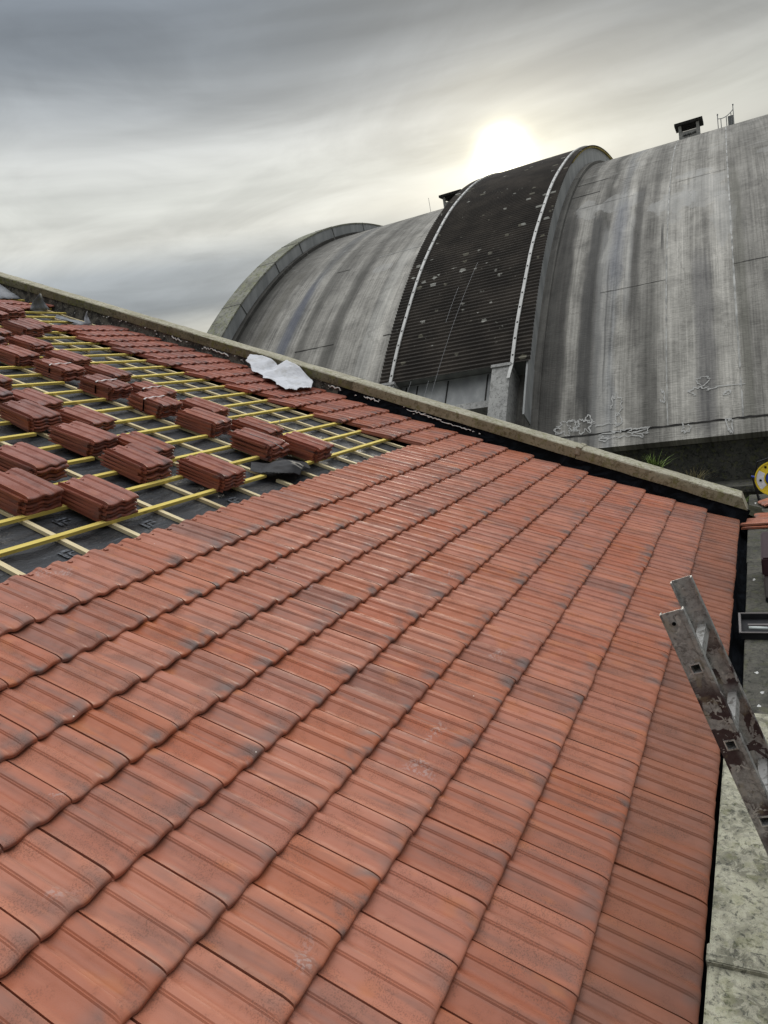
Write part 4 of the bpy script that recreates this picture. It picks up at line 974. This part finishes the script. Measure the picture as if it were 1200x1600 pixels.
sheet('white_sheet', 'sheet', [(u * W, k * L) for u, k in ((27.28, 19.9), (26.6, 19.75), (26.25, 19.3), (25.6, 18.75), (25.55, 18.2), (25.0, 17.9), (25.05, 17.3), (24.5, 16.95), (24.35, 16.4), (24.9, 16.2), (25.6, 16.25), (26.0, 16.1), (26.9, 16.45), (27.28, 16.7))], hw_, 90, 'white plastic sheet draped on the end tiles against the gable coping', 'plastic sheet')
# stiff grey flaps of membrane standing up near the gable top
def flap(pts, label):
    mb = MB(); vs = [(p[0] * W, p[1] * L, p[2]) for p in pts]; mb.add(vs, [(0, 1, 2)] if len(vs) == 3 else [(0, 1, 2, 3)])
    me = mb.mesh('membrane_flap', fix=False); bm = bmesh.new(); bm.from_mesh(me); bmesh.ops.triangulate(bm, faces=bm.faces[:]); bmesh.ops.subdivide_edges(bm, edges=bm.edges[:], cuts=5, use_grid_fill=True)
    for v in bm.verts: v.co.z += rng.normal(0, .008); v.co.y += .03 * math.sin(v.co.z * 18)
    bm.to_mesh(me); bm.free()
    o = mobj('membrane_flap', me, 'greyflap', None, True); o.matrix_world = ROT; sd = o.modifiers.new('thick', 'SOLIDIFY'); sd.thickness = .003; tag(o, label, 'membrane')
flap([(24.55, 31.1, -.03), (26.4, 31.5, -.03), (25.4, 31.3, .27)], 'grey triangular membrane flap standing up beside the ridge courses')
flap([(25.3, 28.2, -.04), (26.0, 28.3, -.04), (26.0, 28.6, .16)], 'small grey membrane flap standing at the foot of the gable')
flap([(25.1, 30.0, -.045), (25.3, 28.3, -.045), (25.9, 28.5, -.03), (25.4, 30.1, -.03)], 'torn grey membrane strip lying beside the small standing flap')
flap([(24.9, 33.9, -.05), (26.9, 34.1, -.02), (27.2, 36.5, .16), (25.0, 36.4, .10)], 'loose grey membrane end curling up under the gable coping')

# ------------------------------------------------------------------ ladder
LH = Vector((.878, -.052, 1.093)); ph = -1.877
ld = Vector((0, math.cos(ph), math.sin(ph))); le = Vector((0, -ld.z, ld.y))
LW = .367
basem = Matrix(((1, le.x, -ld.x, 0), (0, le.y, -ld.y, 0), (0, le.z, -ld.z, 0), (0, 0, 0, 1)))   # local x = X, y = across, z = up the ladder
lad = empty('ladder', LH + ld * 3.2, (0, 0, 0), 'paint-splattered aluminium ladder leaning on the parapet at the right', 'ladder')
lad.matrix_world = Matrix.Translation(LH + ld * 3.2) @ basem
ZH = 3.2
def rail(x_out, sgn, holes):
    """web in the plane x_out, flanges turned towards sgn; square rung sockets cut through the web"""
    top = ZH + .207; w0, w1 = -.036, .032; tk = .003; fl = .026; mb = MB()
    ys = [w0, -.0185, .0135, w1]; zs = [0.0]
    hz = [ZH - .28 * i for i in range(-0, 12)] if holes else []
    hz = [z for z in hz if z > .1]
    for z in sorted(hz): zs += [z - .0165, z + .0165]
    zs.append(top)
    for a in range(len(zs) - 1):
        hole = holes and a % 2 == 1
        for c_ in range(3):
            if hole and c_ == 1: continue
            mb.box(x_out if sgn > 0 else x_out - tk, x_out + tk if sgn > 0 else x_out, ys[c_], ys[c_ + 1], zs[a], zs[a + 1])
    me = bpy.data.meshes.new('rail'); me.from_pydata(mb.v, [], mb.f)
    bm = bmesh.new(); bm.from_mesh(me); bmesh.ops.remove_doubles(bm, verts=bm.verts[:], dist=1e-5)
    # drop interior duplicate faces
    seen = {}; dead = []
    for f in bm.faces:
        key = tuple(sorted(v.index for v in f.verts))
        if key in seen: dead += [f, seen[key]]
        seen[key] = f
    bmesh.ops.delete(bm, geom=list(set(dead)), context='FACES_ONLY')
    bm.to_mesh(me); bm.free()
    m2 = MB(); x0, x1 = (x_out - .0005, x_out + fl) if sgn > 0 else (x_out - fl, x_out + .0005)
    m2.box(x0 - (.004 if sgn > 0 else 0), x1, w0 - .006, w0 - .0002, 0, top - .001); m2.box(x0, x1, w1 + .0002, w1 + .005, 0, top - .001)
    lipx = (x0 - .006, x0 + .004) if sgn > 0 else (x1 - .004, x1 + .0)
    if sgn > 0: m2.box(lipx[0], lipx[0] + .003, w0 - .006, w0 + .008, .002, top - .002)
    b2 = m2.mesh('r2', .0012)
    bm = bmesh.new(); bm.from_mesh(me); bm.from_mesh(b2); bm.to_mesh(me); bm.free()
    return mobj('rail', me, 'ladder', lad)
r1 = rail(0.0, 1, True); r2 = rail(LW, -1, False)
for z in [ZH - .28 * i for i in range(0, 12)]:
    if z < .1: continue
    for_hole = MB(); o_, i_ = .0160, .0138
    for (a0, a1, b0, b1) in ((-o_, o_, -o_, -i_), (-o_, o_, i_, o_), (-o_, -i_, -i_, i_), (i_, o_, -i_, i_)):
        for_hole.box(-.003, LW - .002, a0 - .0025, a1 - .0025, z + b0, z + b1)
    for_hole.box(.03, LW - .004, -.013, .008, z + .0161, z + .0175)
    rg = mobj('rung', for_hole.mesh('rung'), 'rung', lad)
    for_hole = MB(); 
    for (a0, a1, b0, b1) in ((-.0205, .0155, -.0185, -.0166), (-.0205, .0155, .0166, .0185), (-.0205, -.0186, -.0166, .0166), (.0136, .0155, -.0166, .0166)):
        for_hole.box(-.0022, -.0003, a0, a1, z + b0, z + b1)
    mobj('rung_collar', for_hole.mesh('rung_collar'), 'rung', rg)
    if z < ZH - .1: pass
for x_, r in ((0.0, r1), (LW, r2)):
    mb = MB(); mb.ring((x_ - (.002 if x_ == 0 else .0048), .004, ZH + .165), (1, 0, 0), .0008, .0065, 0, .0014, 14); mobj('bolt_hole', mb.mesh('bolt_hole'), 'hole' if x_ == 0 else 'rung', r)

# ------------------------------------------------------------------ things on the dark parapet
PZ = -.117
reel = empty('cable_reel', (9.25, -.34, PZ), (0, 0, 0), 'yellow cable reel with blue hub and black stand on the far parapet', 'cable reel')
c0 = Vector((-.10, -.055, .292)); ax = Vector((-.95, .05, .25)).normalized()
mb = MB(); mb.ring(c0, ax, .115, .232, 0, .012, 56); mb.ring(c0, ax, .218, .236, -.004, .022, 56); mb.ring(c0 - ax * .16, ax, .12, .236, 0, .014, 56); mb.ring(c0, ax, .108, .118, .004, .020, 48)
dr = mobj('flange', mb.mesh('flange'), 'yellow', reel, True); sharp(dr.data, 30)
mb = MB(); mb.ring(c0 - ax * .148, ax, .02, .15, 0, .146, 40); mobj('wound_cable', mb.mesh('wound_cable'), 'black', reel)
mb = MB(); mb.ring(c0, ax, .006, .098, .006, .034, 40); mb.ring(c0, ax, .02, .05, .034, .046, 30); hub = mobj('hub', mb.mesh('hub'), 'blue', reel); 
mb = MB(); mb.ring(c0, ax, .099, .109, .004, .015, 40); mb.ring(c0 + ax * .046, ax, .001, .018, 0, .004, 16); mobj('hub_ring', mb.mesh('hub_ring'), 'hole', hub)
a_ = ax.cross(Vector((0, 0, 1))).normalized(); b2 = a_.cross(ax)
sg = 1 if (a_.y > 0) else -1
mb = MB(); vs = []
for i in range(9):
    t_ = R_(-42 + 76 * i / 8)
    for rr in (.125, .213): vs.append(c0 + ax * .0145 + (a_ * sg * math.cos(t_) + b2 * math.sin(t_) * 1) * rr)
mb.add(vs, [(2 * i, 2 * i + 1, 2 * i + 3, 2 * i + 2) for i in range(8)]); mobj('paper_label', mb.mesh('paper_label', fix=False), 'paper', dr)
mb = MB()
for t_, rr in ((58, .185), (-6, .165), (200, .18)):
    mb = MB(); q = c0 + ax * .017 + (a_ * sg * math.cos(R_(t_)) + b2 * math.sin(R_(t_))) * rr; mb.ring(q, ax, .001, .016, -.002, .002, 16)
    mobj('finger_hole', mb.mesh('finger_hole'), 'hole', dr)
mb = MB()
for off in (.05, -.20):
    q = c0 + ax * off
    mb.tube([(q.x, q.y + .20, .014), (q.x, q.y + .215, .10), (q.x - .0, q.y + .255, .33), (q.x, q.y + .20, .50), (q.x, q.y, .565), (q.x, q.y - .20, .50), (q.x, q.y - .25, .33), (q.x, q.y - .215, .10), (q.x, q.y - .20, .014)][0:3] if off > 0 else [(q.x, q.y + .22, .014), (q.x, q.y + .25, .3), (q.x, q.y + .2, .5), (q.x, q.y, .56), (q.x, q.y - .2, .5), (q.x, q.y - .25, .3), (q.x, q.y - .22, .014)], .012, 8)
q = c0; mb.tube([(q.x - .05, q.y + .20, .014), (q.x + .2, q.y + .20, .014)], .012, 8); mb.tube([(q.x - .05, q.y - .22, .014), (q.x + .2, q.y - .22, .014)], .012, 8); mb.tube([(q.x - .05, q.y + .20, .014), (q.x - .05, q.y - .22, .014)], .012, 8)
mobj('stand', mb.mesh('stand'), 'black', reel)
mb = MB(); mb.tube([(c0.x - .02, c0.y + .235, .33), (c0.x - .02, c0.y + .275, .345)], .016, 8); mobj('plug', mb.mesh('plug'), 'blue', reel)

# roof tiles lying across the parapet, seen end on
tm2 = tm.copy(); tm2.materials.clear(); tm2.materials.append(M['tile'])
def par_tile(x, y, z, rz, rx=0.0, ry=0.0, label=''):
    m4 = Matrix.Translation((x, y, z)) @ Matrix.Rotation(rz, 4, 'Z') @ Matrix.Rotation(rx, 4, 'X') @ Matrix.Rotation(ry, 4, 'Y')
    o = loose_tile(m4, label, 'tiles laid across the dark parapet'); o.data = tm2
par_tile(7.86, .0, PZ + .028, R_(180), 0, 0, 'lower clay tile of the pair overhanging the far parapet edge')
par_tile(7.88, .015, PZ + .066, R_(181), 0, 0, 'upper clay tile of the pair overhanging the far parapet edge')
par_tile(8.28, -.135, PZ + .035, R_(179), 0, 0, 'single clay tile on the parapet behind the overhanging pair')
par_tile(8.92, -.17, PZ + .050, R_(196), R_(12), 0, 'tilted clay tile just below the yellow cable reel')

tray = empty('tool_tray', (4.35, -.25, PZ), (0, 0, R_(2)), 'open black plastic tray holding small tools on the dark parapet', 'tray')
mb = MB(); hx, hy, hh = .205, .20, .055
mb.box(-hx, hx, -hy, hy, .002, .010); mb.box(-hx, -hx + .008, -hy, hy, .010, hh); mb.box(hx - .008, hx, -hy, hy, .010, hh); mb.box(-hx + .008, hx - .008, -hy, -hy + .008, .010, hh); mb.box(-hx + .008, hx - .008, hy - .008, hy, .010, hh)
mobj('tray_body', mb.mesh('tray_body'), 'black', tray)
mb = MB()
for (x0, x1, y0, y1) in ((-hx - .012, -hx + .004, -hy - .012, hy + .012), (hx - .004, hx + .012, -hy - .012, hy + .012), (-hx + .004, hx - .004, -hy - .012, -hy + .004), (-hx + .004, hx - .004, hy - .004, hy + .012)): mb.box(x0, x1, y0, y1, hh, hh + .006)
mobj('tray_rim', mb.mesh('tray_rim', .001), 'greycase', tray)
mb = MB(); mb.tube([(4.24, -.11, PZ + .055), (4.235, -.24, PZ + .055)], .013, 14); o = mobj('sealant_tube', mb.mesh('sealant_tube'), 'glassgrey', None, True); tag(o, 'pale translucent tube lying in the black tray', 'tube')
mb = MB(); mb.tube([(4.36, -.10, PZ + .03), (4.37, -.30, PZ + .03)], .012, 10); mb.tube([(4.375, -.29, PZ + .035), (4.38, -.33, PZ + .035), (4.385, -.40, PZ + .035)], [.016, .022, .018], 12); o = mobj('screwdriver', mb.mesh('screwdriver'), 'greycase', None); tag(o, 'metal hand tool lying behind the pale tube in the tray', 'tool')
case = empty('tool_case', (5.3, -.33, PZ), (0, 0, 0), 'dark plastic tool case with grey side standing on the parapet at right edge', 'tool case')
mb = MB(); mb.box(-.34, .55, -.10, .105, .045, .235); mobj('case_body', mb.mesh('case_body', .012), 'greycase', case)
mb = MB(); mb.box(-.33, .54, -.095, .10, .002, .044); mobj('case_base', mb.mesh('case_base', .006), 'black', case)
mb = MB(); mb.box(-.345, .555, -.105, .112, .236, .40); mb.box(-.10, .30, -.02, .02, .402, .44); mobj('case_lid', mb.mesh('case_lid', .014), 'purple', case)

# ------------------------------------------------------------------ weeds
weed('weed', 8.32, 1.00, .46, .38, 90, 'green weed tuft growing behind the gable coping below the hall', .75, 'weed', .010)
weed('weed', 8.45, .55, .24, .32, 90, 'dark dry brambles behind the lower end of the gable coping', 1.0, 'dryweed', .006)
weed('weed', 8.55, .03, -.10, .22, 50, 'low green weeds between the coping end and the cable reel', .8, 'weed', .008)
